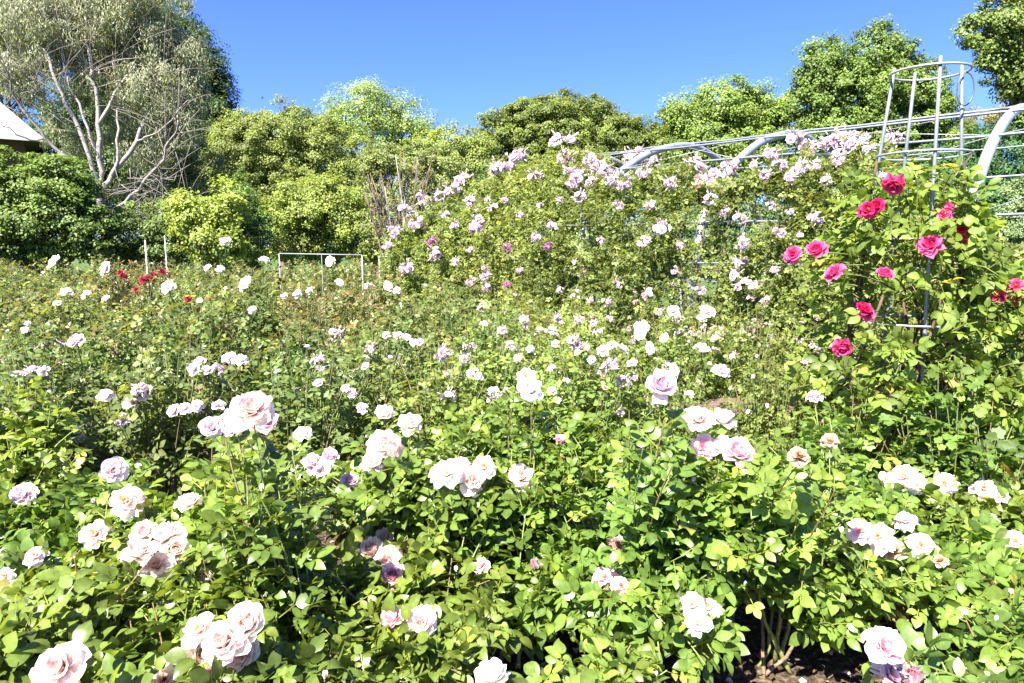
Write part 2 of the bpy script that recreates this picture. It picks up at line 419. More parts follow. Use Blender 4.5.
def truss_proto(color, var):
    key = ('truss', color, var)
    if key not in PROTO:
        rng = np.random.default_rng(100+var+sum(map(ord, color))); mb = MB(); cin, cout = PAL[color]
        nb = [7, 9, 11, 5][var % 4]
        for i in range(nb):
            d = nz(rng.normal(0, 1, 3)+np.array([0, 0, .6])); O = d*rng.uniform(.25, .5)*np.array([1, 1, .7])
            f = rng.uniform(.85, 1.08)
            bloom_into(mb, rng, ['open', 'loose', 'cup'][i % 3], np.array(cin)*f, np.array(cout)*f, 3, 3, O, d+rng.normal(0, .2, 3)+np.array([0, 0, .3]), rng.uniform(.36, .5))
            mb.tube([[0, 0, -.5], O*.9], [.012, .01], 3, (.12, .2, .05), cap=False)
        for i in range(10):       # buds and small bracts
            d = nz(rng.normal(0, 1, 3)+np.array([0, 0, .5])); mb.tube([d*.2, d*.55, d*.62], [.01, .03, .005], 4, (.3, .25, .12) if i % 2 else np.array(cout)*.9)
        o = mb.build('bloom_truss', M_PETAL); COL.objects.unlink(o); PROTO[key] = o
    return PROTO[key]
from mathutils import Vector, Quaternion
def aim(axis, spin):
    q = Vector((0, 0, 1)).rotation_difference(Vector([float(x) for x in nz(axis)]))
    return q @ Quaternion((0, 0, 1), spin)

# ================================================================== SETTING
def ground_mat(name, kind):
    m, nt, nd, lk = new_mat(name)
    tc = N(nd, 'ShaderNodeTexCoord')
    n1 = N(nd, 'ShaderNodeTexNoise'); n1.inputs['Scale'].default_value = 38 if kind == 'soil' else 60; n1.inputs['Detail'].default_value = 8
    n2 = N(nd, 'ShaderNodeTexNoise'); n2.inputs['Scale'].default_value = 2.2; n2.inputs['Detail'].default_value = 4
    for n in (n1, n2): lk.new(tc.outputs['Object'], n.inputs['Vector'])
    r = N(nd, 'ShaderNodeValToRGB')
    cs = [(.025, .018, .012), (.07, .048, .032), (.15, .11, .075)] if kind == 'soil' else [(.03, .06, .015), (.07, .12, .03), (.14, .17, .06)]
    r.color_ramp.elements[0].position = .35; r.color_ramp.elements[0].color = (*cs[0], 1)
    r.color_ramp.elements[1].position = .52; r.color_ramp.elements[1].color = (*cs[1], 1)
    e = r.color_ramp.elements.new(.68); e.color = (*cs[2], 1)
    lk.new(n1.outputs['Fac'], r.inputs[0])
    mr = N(nd, 'ShaderNodeMapRange'); mr.inputs[1].default_value = .3; mr.inputs[2].default_value = .7; mr.inputs[3].default_value = .7; mr.inputs[4].default_value = 1.25
    lk.new(n2.outputs['Fac'], mr.inputs[0])
    col = mixrgb(nd, lk, 1.0, r.outputs[0], mr.outputs[0], 'MULTIPLY')
    pr = N(nd, 'ShaderNodeBsdfPrincipled'); lk.new(col, pr.inputs['Base Color']); pr.inputs['Roughness'].default_value = .95
    pr.inputs['Specular IOR Level'].default_value = .15
    b = N(nd, 'ShaderNodeBump'); b.inputs['Strength'].default_value = .8; b.inputs['Distance'].default_value = .03
    lk.new(n1.outputs['Fac'], b.inputs['Height']); lk.new(b.outputs[0], pr.inputs['Normal'])
    out = N(nd, 'ShaderNodeOutputMaterial'); lk.new(pr.outputs[0], out.inputs[0])
    return m
def sheet(name, x0, x1, y0, y1, z, mat):
    mb = MB(); mb.add([(x0, y0, z), (x1, y0, z), (x1, y1, z), (x0, y1, z)], [(0, 1, 2, 3)])
    return tag(mb.build(name, mat, smooth=False), kind='structure')
sheet('ground', -400, 400, -300, 500, 0, ground_mat('lawn grass', 'grass'))
sheet('garden_bed', -14, 7, -1, 16, .004, ground_mat('mulched soil', 'soil'))

# mulch and fallen petals scattered on the bed: uncountable
rng = np.random.default_rng(5)
mb = MB(); n = 9000
x = rng.uniform(-2.6, 2.8, n); y = rng.uniform(1.2, 5.5, n)
O = np.stack([x, y, .008+rng.random(n)*.02], 1); a = rng.random(n)*6.28
Yd = nz(np.stack([np.cos(a), np.sin(a), rng.normal(0, .25, n)], 1)); Nn = nz(np.cross(Yd, nz(rng.normal(0, .3, (n, 3))+[0, 0, 1.])))
Zd = np.cross(Nn, Yd); s = rng.uniform(.012, .045, n)
cc = np.where((rng.random(n) < .2)[:, None], np.array([.30, .22, .13]), np.array([.09, .06, .035]))*np.exp(rng.normal(0, .35, (n, 1)))
mb.inst(TF, O, Nn*(s*.7)[:, None], Yd*s[:, None], Zd*s[:, None], cc)
tag(mb.build('leaf_litter', attr_mat('litter', .9, .1)), 'brown mulch and dry leaf litter covering the soil between the rose canes', None, None, 'stuff')
mb = MB(); n = 260
x = rng.uniform(-1.6, 1.9, n); y = rng.uniform(1.4, 3.4, n); O = np.stack([x, y, .03+rng.random(n)*.015], 1)
for i in range(n):
    P, q, vv = petal_grid(rng, 3, 3, D2R(10), D2R(30), .03, .014, 0, .8, .003, rng.random()*6.28)
    mb.add(P+O[i], q, None, np.array([.85, .66, .66]) if rng.random() < .7 else np.array([.6, .12, .25]))
tag(mb.build('fallen_petals', M_PETAL), 'pale pink petals fallen on the mulch under the roses', None, None, 'stuff')

# ================================================================== FOREGROUND BLUSH ROSES
# blooms: pixel x, y, diameter in pixels, style, colour, (distance)
FB = [(222,640,48,'open','blush'),(199,628,36,'loose','blush'),(246,622,40,'cup','blush'),(240,652,42,'cup','blush'),(205,652,38,'cup','blush'),(212,674,17,'bud','pink'),
 (57,666,48,'open','blush'),(164,679,30,'loose','blush'),(139,549,34,'open','blush'),(164,533,38,'open','blush'),(175,549,30,'cup','blush'),(156,564,32,'loose','blush'),(143,532,26,'cup','blush'),
 (125,500,32,'loose','blush'),(188,501,26,'cup','blush'),(22,494,24,'open','lavender'),(113,470,26,'open','lavender'),(94,533,28,'loose','blush'),
 (252,406,44,'open','blush'),(236,418,30,'cup','blush'),(262,421,30,'cup','pink'),(212,427,24,'open','lavender'),(234,428,24,'cup','palepink'),(303,432,17,'loose','white'),
 (384,444,32,'cup','blush'),(373,461,24,'open','blush'),(396,452,18,'bud','blush'),(350,481,21,'cup','palepink'),(410,423,23,'cup','blush'),(384,412,18,'cup','blush'),
 (446,472,32,'loose','white'),(472,480,30,'cup','blush'),(484,466,24,'loose','blush'),(458,466,24,'open','white'),(522,475,28,'open','blush'),
 (384,536,24,'open','blush'),(371,548,26,'cup','blush'),(388,560,28,'open','blush'),(392,575,26,'cup','pink'),(402,549,16,'bud','pink'),
 (421,621,34,'open','blush'),(391,617,24,'cup','pink'),(492,673,36,'cup','white'),(530,388,26,'cup','white'),(526,375,17,'loose','blush'),(662,384,32,'cup','palepink'),
 (698,416,28,'open','blush'),(724,418,24,'cup','blush'),(704,446,28,'open','pink'),(722,446,28,'cup','blush'),(739,451,30,'cup','pink'),
 (617,545,22,'cup','blush'),(604,577,26,'loose','pink'),(622,586,20,'loose','pink'),(692,604,26,'loose','white'),(708,606,26,'loose','blush'),(698,622,26,'loose','white'),
 (888,645,42,'open','pink'),(896,674,38,'cup','palepink'),(914,676,26,'bud','pink'),(903,475,26,'loose','blush'),(916,484,22,'loose','white'),(889,478,18,'loose','blush'),(944,483,22,'loose','blush'),
 (984,488,22,'loose','blush'),(998,497,16,'loose','blush'),(878,536,30,'loose','blush'),(905,520,22,'loose','palepink'),(861,530,26,'loose','pink'),(921,545,24,'loose','blush'),(893,548,22,'loose','spent'),(990,520,17,'loose','blush'),
 (205,574,24,'loose','white'),(35,555,20,'loose','lavender'),(4,576,18,'loose','blush'),(481,564,18,'loose','pink'),(312,462,22,'loose','palepink'),(322,468,20,'loose','lavender'),(297,470,16,'loose','lavender'),
 (330,455,18,'cup','palepink'),(300,575,18,'loose','spent'),(800,455,20,'loose','spent'),(830,440,16,'loose','spent'),(770,520,16,'loose','spent'),(650,475,14,'loose','spent'),(560,440,12,'bud','pink'),(590,520,14,'loose','spent'),
 (1015,540,22,'loose','blush'),(815,395,16,'loose','palepink'),(715,490,12,'bud','pink'),(535,565,12,'bud','pink'),(265,505,12,'bud','pink'),(640,440,12,'loose','spent'),(940,560,14,'loose','spent')]
FB = [b for b in FB]
def own_Y(b):
    Dm = .098 if b[3] != 'bud' else .045
    if b[4] == 'spent': Dm = .06
    return min(F*Dm/b[2], 3.5)
blooms = []
for i, (px, py, d, sty, cl) in enumerate(FB):
    Dm = .098 if sty != 'bud' else .045
    if cl == 'spent': Dm = .06
    Y = F*Dm/d
    Y = min(Y, 3.5)
    if d < 20 and sty != 'bud' and cl != 'spent': Y = min(Y, 3.2)
    nb_ = [own_Y(q) for q in FB if abs(q[0]-px) < 42 and abs(q[1]-py) < 36 and q[2] > 21]
    if nb_ and d > 14: Y = .25*Y+.75*float(np.median(nb_)) if len(nb_) > 1 else Y
    p = at(px, py, Y)
    if p[2] < .52: Y = Y*(CAMH-.52)/(CAMH-p[2]); p = at(px, py, Y)
    if p[2] > 1.22: Y = Y*1.0; 
    size = d*Y/F*1.04/ (.92 if sty != 'bud' else .42)
    blooms.append(dict(p=p, d=size, sty=sty, cl=cl, px=d))
    if d >= 18: BLOOM_PTS.append(np.array([*p, d*Y/F*.5]))
BLP = np.array([b['p'] for b in blooms])
def base_h(y):
    return np.interp(y, [1.2, 1.7, 2.4, 3.2, 4.2, 6, 9, 15], [.70, .82, .97, 1.07, 1.12, 1.18, 1.26, 1.36])
def cap_world(P):
    """foliage height over the foreground bed: just under the blooms that open there"""
    d2 = ((P[:, None, :2]-BLP[None, :, :2])**2).sum(-1)
    w = 1/(d2+.012)**2; w0 = 14.0
    hb = base_h(P[:, 1])+.02
    return (w@(BLP[:, 2]-.035)+w0*hb)/(w.sum(1)+w0)

A_COL = (.116, .176, .032); A_SP = (.22, (.5, .25, -.1), .02)
FRONT = [
 (-1.42,1.95,.42,'low at the left edge, one blush bloom at its corner'),
 (-.78,1.72,.40,'at the front left, carrying the biggest blush cluster'),
 (-1.05,2.45,.42,'behind the big front left cluster, with five packed blooms'),
 (-.30,2.10,.36,'at the front, a white open bloom beside a pink one'),
 (.12,1.62,.25,'short and leafy, at the bottom centre beside one white bloom'),
 (.50,2.42,.38,'with three loose white blooms low above bare canes'),
 (1.02,2.45,.40,'with yellow green bare canes on dark soil, front right'),
 (1.50,1.75,.30,'at the bottom right with one pink open bloom'),
 (-1.95,2.65,.42,'at the left edge among lavender white blooms'),
 (-.62,2.05,.30,'with the large pink cluster standing tallest on the left'),
 (-.40,2.85,.42,'with blush cups just left of the centre cluster'),
 (.02,2.55,.38,'in the centre, with the white and blush cluster'),
 (.50,2.95,.42,'right of the centre cluster, glossy, with few blooms'),
 (.92,2.72,.38,'right of centre with five pink blooms in two tiers'),
 (1.42,2.85,.42,'with torn faded petals, below the lobed leaf shrub'),
 (1.95,2.45,.42,'at the right edge with loose faded blush petals'),
 (2.35,3.05,.42,'behind the right edge bush, with small ragged blooms'),
 (-2.5,3.3,.42,'at the far left end of the second blush row'),
 (.02,3.35,.40,'with a tall white cluster standing above the centre'),
 (.66,3.45,.32,'with one lone pale pink cup above its top'),
]
fb_xy = np.array([(a[0], a[1]) for a in FRONT])
owner = [int(np.argmin(((fb_xy-b['p'][:2])**2).sum(1))) for b in blooms]
for i, (bx, by, R, lab) in enumerate(FRONT):
    rng = np.random.default_rng(300+i)
    mine = [b for b, o in zip(blooms, owner) if o == i]
    root = empty('rose_bush', (bx, by, .004))
    base = np.array([bx, by, 0.0])
    ext = [b['p']-base-np.array([0, 0, .03]) for b in mine]
    for b in mine:
        tall = b['p'][2] > float(base_h(b['p'][1]))+.08
        for k in range(9 if tall and b['px'] > 22 else 3):
            a = rng.random()*6.28; q = rng.uniform(.04, .17 if tall else .12)
            ext.append(b['p']-base-np.array([q*math.cos(a), q*math.sin(a), rng.uniform(.07, .42 if tall else .15)]))
    H = float(base_h(by))*1.12
    cap = lambda P: cap_world(P+base)
    dens = .95
    fm, cm, tip = bush_geo(rng, R, H, int(96*(R/.42)**2), 10, .053, TN, A_COL, A_SP, capfun=cap, clear=base, extra=ext, rach=True, cane_c=(.17, .22, .06), t0=.10, hubs=6 if i in (5, 6, 7, 3) else 8, dens=dens, flat=.30, sides=5, thick=.85, low=0.05 if i in (5, 6, 7, 3) else .3)
    fm.build('foliage', M_ROSE, root); cm.build('canes', M_CANE, root)
    for b in mine:
        pr = bloom_proto(b['cl'], b['sty'], int(rng.integers(3)), 0)
        loc = b['p']-base-np.array([0, 0, .004])
        ax = nz(np.array([-.22*0-b['p'][0]*.15, -.55, .75])+rng.normal(0, .22, 3))
        o = part_copy(pr, root, loc, aim(ax, rng.random()*6.28), b['d'])
        if b['px'] > 19: c = part_copy(calyx_proto(), o)
    for j in rng.permutation(len(tip))[:4]:
        part_copy(bloom_proto(['pink', 'blush', 'white'][int(rng.integers(3))], 'bud', int(rng.integers(2)), 1), root, tip[j]+np.array([0, 0, .03]), aim(rng.normal(0, .25, 3)+np.array([0, 0, 1.0]), 0), rng.uniform(.022, .045))
    tag(root, 'blush rose bush '+lab, 'rose bush', 'blush rose bushes in the foreground bed')

# ================================================================== PERGOLA
Z1 = 7.5
ang = math.atan((512+225)/F*CP); U_ = np.array([-math.sin(ang), math.cos(ang), 0]); V_ = np.array([math.cos(ang), math.sin(ang), 0])
d = ray(690, 300); P1_ = np.array([d[0]/d[1]*Z1, Z1, 0.0])
PROF = [(0, 0), (.03, 1.0), (.06, 1.3), (.12, 1.6), (.25, 1.98), (.5, 2.28), (.95, 2.60), (1.6, 2.90), (2.3, 3.08), (2.9, 3.15)]
PROFS = PROF+[(5.8-a, b) for a, b in PROF[-2::-1]]
def smooth_prof():
    pts = np.array(PROFS); m = len(pts); out = []
    for i in range(m-1):
        p0 = pts[max(i-1, 0)]; p1 = pts[i]; p2 = pts[i+1]; p3 = pts[min(i+2, m-1)]
        for k in range(4):
            t = k/4; out.append(.5*((2*p1)+(-p0+p2)*t+(2*p0-5*p1+4*p2-p3)*t*t+(-p0+3*p1-3*p2+p3)*t**3))
    out.append(pts[-1]); return np.array(out)
SPF = smooth_prof()
def tun(s, t, h): return P1_+U_*s+V_*t+np.array([0, 0, h])
perg = empty('rose_pergola', tun(0, 0, 0)); pb = tun(0, 0, 0)
GAL = (.17, .19, .21)
for s in (3.35, 1.62, 0.0, -2.5, -4.3):
    mb = MB(); mb.tube([tun(s, a, b)-pb for a, b in SPF], .049, 10, (.34, .36, .38)); mb.build('arch', M_GALV, perg)
for (a, b, r) in [(-.045, .94, .014), (-.02, 1.46, .016), (.14, 1.90, .016), (.44, 2.24, .015), (.97, 2.655, .018), (1.65, 2.96, .018), (2.9, 3.19, .02),
                  (4.3, 2.92, .014), (5.82, .94, .014)]:
    mb = MB(); ss = np.linspace(4.3 if a < 1 else 3.5, -4.4, 14)
    mb.tube([tun(s, a+rng.normal(0, .004), b+rng.normal(0, .006))-pb for s in ss], r*.78, 6, (.19, .21, .24)); mb.build('rail', M_GALV, perg)
mb = MB(); mb.tube([tun(1.62, .1, 2.08)-pb, tun(1.22, -.04, 1.44)-pb, tun(1.14, -.05, 1.2)-pb], .026, 8, GAL); mb.build('brace', M_GALV, perg)
mb = MB(); mb.tube([tun(2.46, -.05, 0)-pb, tun(2.46, -.05, 1.5)-pb], .03, 8, GAL); mb.build('post', M_GALV, perg)
sarr = [3.35, 1.62, 0, -2.5, -4.3]
for s0, s1 in zip(sarr[:-1], sarr[1:]):
    for (a, b, a2, b2) in ((.97, 2.655, 2.3, 3.12), (2.3, 3.12, .97, 2.655), (.14, 1.9, .97, 2.655)):
        mb = MB(); mb.tube([tun(s0, a, b)-pb, tun(s1, a2, b2)-pb], .004, 4, (.35, .35, .36)); mb.build('wire', M_GALV, perg)
tag(perg, 'long grey galvanised tunnel of tube arches and rails under pink climbing roses', 'pergola')

# ------------------------------------------------------------------ climbing roses on it
SIL = [(396,212),(425,192),(450,178),(475,168),(500,160),(530,152),(560,146),(578,160),(590,186),(615,186),(640,172),(665,174),(695,176),(712,188),(728,192),(745,190),(760,184),(785,170),(800,160),(830,146),(850,142),(880,150),(905,190),(940,215),(985,250),(1100,250)]
_o = P1_+V_*.35
_S = []
for px, py in SIL:
    d = ray(px, py); k, s_ = np.linalg.solve(np.array([[d[0], -U_[0]], [d[1], -U_[1]]]), _o[:2]); _S.append((s_, CAMH+k*d[2]))
_S.sort(); SIL_S = np.array([a for a, b in _S]); SIL_H = np.array([b for a, b in _S])
def inside_hull(p):
    q = p-P1_; t = q@V_; s = q@U_; h = p[2]
    if s > 5.6: return False
    top = np.interp(t, [-.45, 0, .4, 1, 1.8, 2.8], [2.0, 2.4, 2.62, 2.9, 3.12, 3.3])
    top = min(top, np.interp(s, SIL_S, SIL_H)+.02)
    return t > -.45 and h < top
def hit_hull(px, py):
    d = ray(px, py); o = np.array([0, 0, CAMH])
    for Y in np.arange(3.5, 16, .04):
        p = o+d*(Y/d[1])
        if inside_hull(p): return p
    return None
CL = [('climbing rose', 4.55, 1.15, 2.25, 'rounding off the far left end of the pergola'),
      ('climbing rose', 3.0, 1.0, 2.85, 'rising to the tallest pink tuft, left of the first visible arch'),
      ('climbing rose', 1.35, 1.0, 2.60, 'left of the middle arch, where a diagonal brace shows'),
      ('climbing rose', -.15, .95, 2.55, 'wrapped round the middle arch leg'),
      ('climbing rose', -1.45, .8, 2.75, 'right of the middle arch, behind the round cage'),
      ('climbing rose', -2.9, .95, 1.55, 'low on the right end of the pergola behind the crimson rose')]
TR = [(564,144,30),(573,176,24),(602,171,26),(631,160,22),(496,168,20),(510,163,18),(535,176,16),(464,181,22),(452,190,18),(470,202,15),(477,224,20),(493,208,12),(433,241,15,'purple'),(435,254,18),(407,268,18),(406,210,17),(394,231,15),(417,223,18),(551,225,12),(507,248,12,'purple'),(549,246,12,'purple'),(486,287,13),(471,282,12),(507,285,9,'purple'),(485,273,14),(488,323,15),(536,237,12),(580,197,16),(566,160,22),(590,160,18),(388,246,13),(423,199,16),(440,196,14),(520,155,18),
 (636,158,26),(601,175,24),(644,173,16),(671,183,17),(695,166,24),(684,170,16),(728,167,17),(708,181,28,'pink'),(710,199,16),(662,228,22),(644,242,16),(740,218,15),(742,243,18),(736,275,17),(742,285,18),(753,285,14),(648,294,14,'pink'),(706,310,15),(753,326,17,'pink'),(745,330,13),(802,167,17),(771,154,18),(780,164,16),(816,148,20),(816,218,17),(779,232,13),(642,330,16),
 (847,141,30),(858,146,24),(796,139,22),(806,150,16),(894,137,18),(888,144,16),(819,218,16),(798,169,17),(815,166,15),(826,181,13),(885,177,14),(832,142,22),(838,155,16),(870,150,14),(640,160,22),(625,182,18),(655,163,18),(590,182,15),(612,180,16),(765,175,14),(755,165,13),(790,178,14),(738,262,13),(700,290,11),(675,270,9),(620,285,9),(600,240,9),(575,262,8),(680,245,9),(720,340,11),(765,300,11),(775,270,11),(650,205,13),(618,205,11),(560,200,9),(540,205,8),(520,215,9),(505,200,9),(455,225,11),(445,215,10),(520,270,8),(560,290,9),(455,262,11),(470,250,9),(610,318,10),(590,300,9),(660,312,12),(680,320,11),(770,205,10),(790,212,10),(800,235,10)]
trp = []
for t in TR:
    p = hit_hull(t[0], t[1])
    if p is None: p = at(t[0], t[1], 7.5)
    trp.append(p)
trp = np.array(trp); ts = (trp-P1_)@U_
cs = np.array([c[1] for c in CL])
for i, (nm, sc, hw, top, lab) in enumerate(CL):
    rng = np.random.default_rng(500+i)
    base = tun(sc, -.15, .004); root = empty('climbing_rose', base)
    fm, cm = MB(), MB()
    n = int(2300*hw)
    s = sc+rng.normal(0, .55, n)*hw if i else sc+rng.uniform(-1, .9, n)
    s = np.clip(s, sc-1.25*hw, sc+1.25*hw)
    h = top*rng.random(n)**.8*(1+.0*s)
    if i == 0: h = h*np.sqrt(np.clip(1-((s-4.2)/1.6)**2, .15, 1))
    h = h*(1+.10*np.sin(s*2.3+1)+.05*np.sin(s*7))
    t = np.interp(h, [p[1] for p in PROF], [p[0] for p in PROF])
    # holes where the frame shows
    hol = np.sin(s*3.1+.7)*np.sin(h*4.0+i*1.3)+.5*np.sin(s*6.7+h*5.1+i)
    k = (hol < .95) | (rng.random(n) < .3)
    s, h, t = s[k], h[k], t[k]
    lim = np.interp(s, SIL_S, SIL_H)
    k = (h < lim-.02) & ~((abs(s+.10) < .30) & (h > .9) & (h < 2.02) & (rng.random(len(s)) < .85)) & ~((abs(s-1.5) < .22) & (h > 1.4) & (h < 2.05) & (rng.random(len(s)) < .8))
    for zs, zh, ra, rb in ((-.7, 1.9, .35, .16), (.85, 1.9, .35, .12), (-1.0, 1.46, .3, .12), (1.1, .95, .3, .12), (-1.75, 1.75, .3, .2)):
        k &= ~(((s-zs)/ra)**2+((h-zh)/rb)**2 < 1)
    s, h, t = s[k], h[k], t[k]; n = len(s)
    A = np.array([tun(a, b-.02, c) for a, b, c in zip(s, t, h)])-base
    nrm = -V_*np.clip(1.3-h/2.4, .15, 1)[:, None]+np.array([0, 0, 1])*np.clip((h-1.5)/1.2, 0.05, 1)[:, None]
    lump = .5+.5*np.sin(s*4.3+h*2.1+i)*np.sin(h*5.2-s*1.7+2*i)
    kk = rng.random(n) < .30+.85*lump
    s, h, t, A, nrm, lump = s[kk], h[kk], t[kk], A[kk], nrm[kk], lump[kk]; n = len(s)
    ln = (rng.uniform(.12, .34, n)*(.45+1.35*lump))[:, None]
    Bt = A+nz(nrm+rng.normal(0, .55, (n, 3)))*ln
    Md = (A+Bt)/2+np.array([0, 0, 1])*ln*.35
    Bt[:, 2] -= rng.random(n)*.1; Bt[:, 2] = np.minimum(Bt[:, 2], np.interp(s, SIL_S, SIL_H)+.04); Bt[:, 2] = np.maximum(Bt[:, 2], .08)
    leaves_on(fm, rng, A, Md, Bt, 8, .15, .042, TM, (.150, .195, .048), (.26, (.32, .12, .0), .012), outc=np.array([0, 0, 1.0])+V_*.8, upw=.6)
    for j in range(0, n, 3): cm.tube(bez(A[j], Md[j], Bt[j], 4), [.004, .0035, .003, .002], 4, (.14, .15, .06), cap=False)
    # long arching sprays that leave the mass
    ns = 46; j = rng.integers(0, n, ns); a0 = A[j]; ot = nz(nrm[j]+rng.normal(0, .5, (ns, 3))); l2 = rng.uniform(.35, .75, (ns, 1))
    b2 = a0+ot*l2+np.array([0, 0, -.12])*l2; b2[:, 2] = np.clip(b2[:, 2], .15, np.interp((b2+base-P1_)@U_, SIL_S, SIL_H)+.05); m2 = a0+ot*l2*.5+np.array([0, 0, .28])*l2
    leaves_on(fm, rng, a0, m2, b2, 12, .2, .044, TM, (.160, .205, .05), (.24, (.5, .15, .05), .012), upw=.7)
    for q in range(ns): cm.tube(bez(a0[q], m2[q], b2[q], 7), np.linspace(.006, .002, 7), 4, (.15, .17, .06), cap=False)
    for j in range(9):
        s1 = sc+rng.normal(0, .5)*hw; hh = np.linspace(0, min(top, 2.5)*rng.uniform(.7, 1), 10)
        pts = [tun(sc+rng.normal(0, .02)+(s1-sc)*(a/2)**1.2, np.interp(a, [p[1] for p in PROF], [p[0] for p in PROF])-.06+.04*math.sin(a*5+j), a)-base for a in hh]
        cm.tube(pts, np.linspace(.014, .006, 10), 6, (.17, .13, .09))
    fm.build('foliage', M_SOFT, root); cm.build('canes', M_BARK, root)
    mine = [j for j in range(len(TR)) if int(np.argmin(abs(cs-ts[j]))) == i]
    for j in mine:
        cl = TR[j][3] if len(TR[j]) > 3 else 'palepink'
        p = trp[j]; dd = TR[j][2]*p[1]/F*.98
        part_copy(truss_proto(cl, int(rng.integers(4))), root, p-base, aim(nz(-V_*.5+np.array([0, -.2, .8])+rng.normal(0, .2, 3)), rng.random()*6.28), dd)
    for j in rng.integers(0, n, 14):
        if h[j] > .3: part_copy(truss_proto('palepink', int(rng.integers(4))), root, Bt[j]+nz(nrm[j])*.05, aim(nrm[j]+np.array([0, 0, .5]), rng.random()*6), rng.uniform(.06, .13))
    tag(root, 'pale pink climbing rose '+lab, 'climbing rose', 'pink climbing roses on the pergola')

# ================================================================== ROUND CAGE AND CRIMSON CLIMBER
CX, CY = 2.226, 3.80
cage = empty('plant_cage', (CX, CY, .004))
VA = math.degrees(math.atan2(CX, CY))
def crad(h): return .172+.088*(2.56-h)
for a in (182, 115, -76, 32):
    ra = D2R(a-VA); mb = MB()
    mb.tube([[crad(h)*math.cos(ra), crad(h)*math.sin(ra), h] for h in (0, .8, 1.6, 2.2, 2.60)], .0092, 8, (.2, .22, .25)); mb.build('pole', M_GALV, cage)
for h in (2.56, 2.13, 1.68, 1.23, .78, .33):
    mb = MB(); r = crad(h)+.014; mb.tube([[r*math.cos(a), r*math.sin(a), h] for a in np.linspace(0, 2*math.pi, 41)], .0062, 6, (.33, .34, .36), cap=False); mb.build('ring', M_GALV, cage)
mb = MB(); mb.tube([[crad(2.5)*math.cos(.03)+.045*math.cos(a)+.01, crad(2.5)*math.sin(.03)-.02, 2.47+.085*math.sin(a)] for a in np.linspace(0, 6.28, 20)], .004, 5, (.12, .12, .13), cap=False); mb.build('wire_loop', M_GALV, cage)
tag(cage, 'tall round grey steel plant cage rising above the crimson rose', 'plant support')

rng = np.random.default_rng(77)
root = empty('climbing_rose', (CX-.05, CY-.05, .004)); base = np.array([CX-.05, CY-.05, .004])
CB = [(893,186,25,'open'),(868,209,19,'loose'),(876,206,17,'cup'),(929,244,27,'open'),(792,254,19,'open'),(816,249,23,'cup'),(833,271,23,'open'),(885,273,20,'cup'),(864,308,19,'cup'),(868,314,15,'cup'),(843,348,22,'cup'),(945,214,15,'loose'),(961,229,13,'loose'),(964,239,12,'cup'),(999,297,17,'loose'),(1016,285,16,'loose'),(1018,300,12,'cup'),(950,205,11,'loose')]
save = BLOOM_PTS; BLOOM_PTS = []
cb = []
for (px, py, dd, sty) in CB:
    Y = 3.35 if py > 240 else 3.5
    if px > 980 or px < 830: Y = 3.6
    p = at(px, py, Y); cb.append((p, dd*Y/F*1.0, sty)); BLOOM_PTS.append(np.array([*p, dd*Y/F*.5]))
n = 520
# leafy volume round the cage, thin above, spreading right
hh = .55+1.36*rng.random(n)**.85
th = rng.random(n)*6.28
wid = np.interp(hh, [.5, 1.0, 1.5, 1.8, 1.95], [.48, .50, .50, .34, .2])
A = np.stack([np.cos(th)*crad(hh)*.8, np.sin(th)*crad(hh)*.8, hh], 1)
Bt = np.stack([np.cos(th)*wid, np.sin(th)*wid*.9, hh+rng.uniform(-.04, .16, n)], 1)
rg = rng.random(n) < .36
A[rg, 0] += rng.uniform(.2, .75, rg.sum()); A[rg, 2] = np.minimum(A[rg, 2], 1.28); Bt[rg] = A[rg]+np.stack([rng.normal(.1, .2, rg.sum()), rng.normal(-.05, .2, rg.sum()), rng.uniform(0, .25, rg.sum())], 1)
Bt += rng.normal(0, .05, (n, 3)); A[:, 1] -= .02
hi = (Bt[:, 0] > .12) & (Bt[:, 2] > 1.55); Bt[hi, 0] = .12+(Bt[hi, 0]-.12)*.4
k = ~((abs(hh-1.18) < .17) & (rng.random(n) < .65))
A, Bt, hh, th = A[k], Bt[k], hh[k], th[k]; n = len(A)
Md = (A+Bt)/2+np.array([0, 0, .08])
fm, cm = MB(), MB()
leaves_on(fm, rng, A, Md, Bt, 4, .25, .060, TN, (.125, .185, .032), (.24, (.5, .2, .1), .04), outc=np.array([.1, 0, 1.2]), clear=base, rach=True, upw=.75, dens=.85)
for j in range(n): cm.tube(bez(A[j], Md[j], Bt[j], 4), [.004, .0035, .003, .002], 4, (.13, .15, .05), cap=False)
for j in range(11):
    a = rng.random()*6.28; top = rng.uniform(1.1, 2.1); z = np.linspace(0, top, 14)
    pts = [[crad(q)*.95*math.cos(a+q*.9*(1 if j % 2 else -1)), crad(q)*.95*math.sin(a+q*.9*(1 if j % 2 else -1)), q] for q in z]
    cm.tube(pts, np.linspace(.016, .007, 14), 6, (.10, .065, .045))
for j in range(5):
    y0 = rng.uniform(-.2, .2); cm.tube(bez(np.array([.05, y0, .0]), np.array([.3, y0, rng.uniform(.8, 1.2)]), np.array([rng.uniform(.6, 1.0), y0+rng.normal(0, .1), rng.uniform(1.0, 1.5)]), 9), np.linspace(.012, .005, 9), 6, (.10, .07, .05))
for (p, dd, sty) in cb:
    st = np.array([CX, CY, p[2]-.15])*.75+p*.25; cm.tube(bez(st-base, (st+p)/2-base+np.array([0, 0, .05]), p-base-np.array([0, 0, .02]), 6), np.linspace(.005, .003, 6), 5, (.13, .15, .05))
fm.build('foliage', M_SOFT, root); cm.build('canes', M_BARK, root)
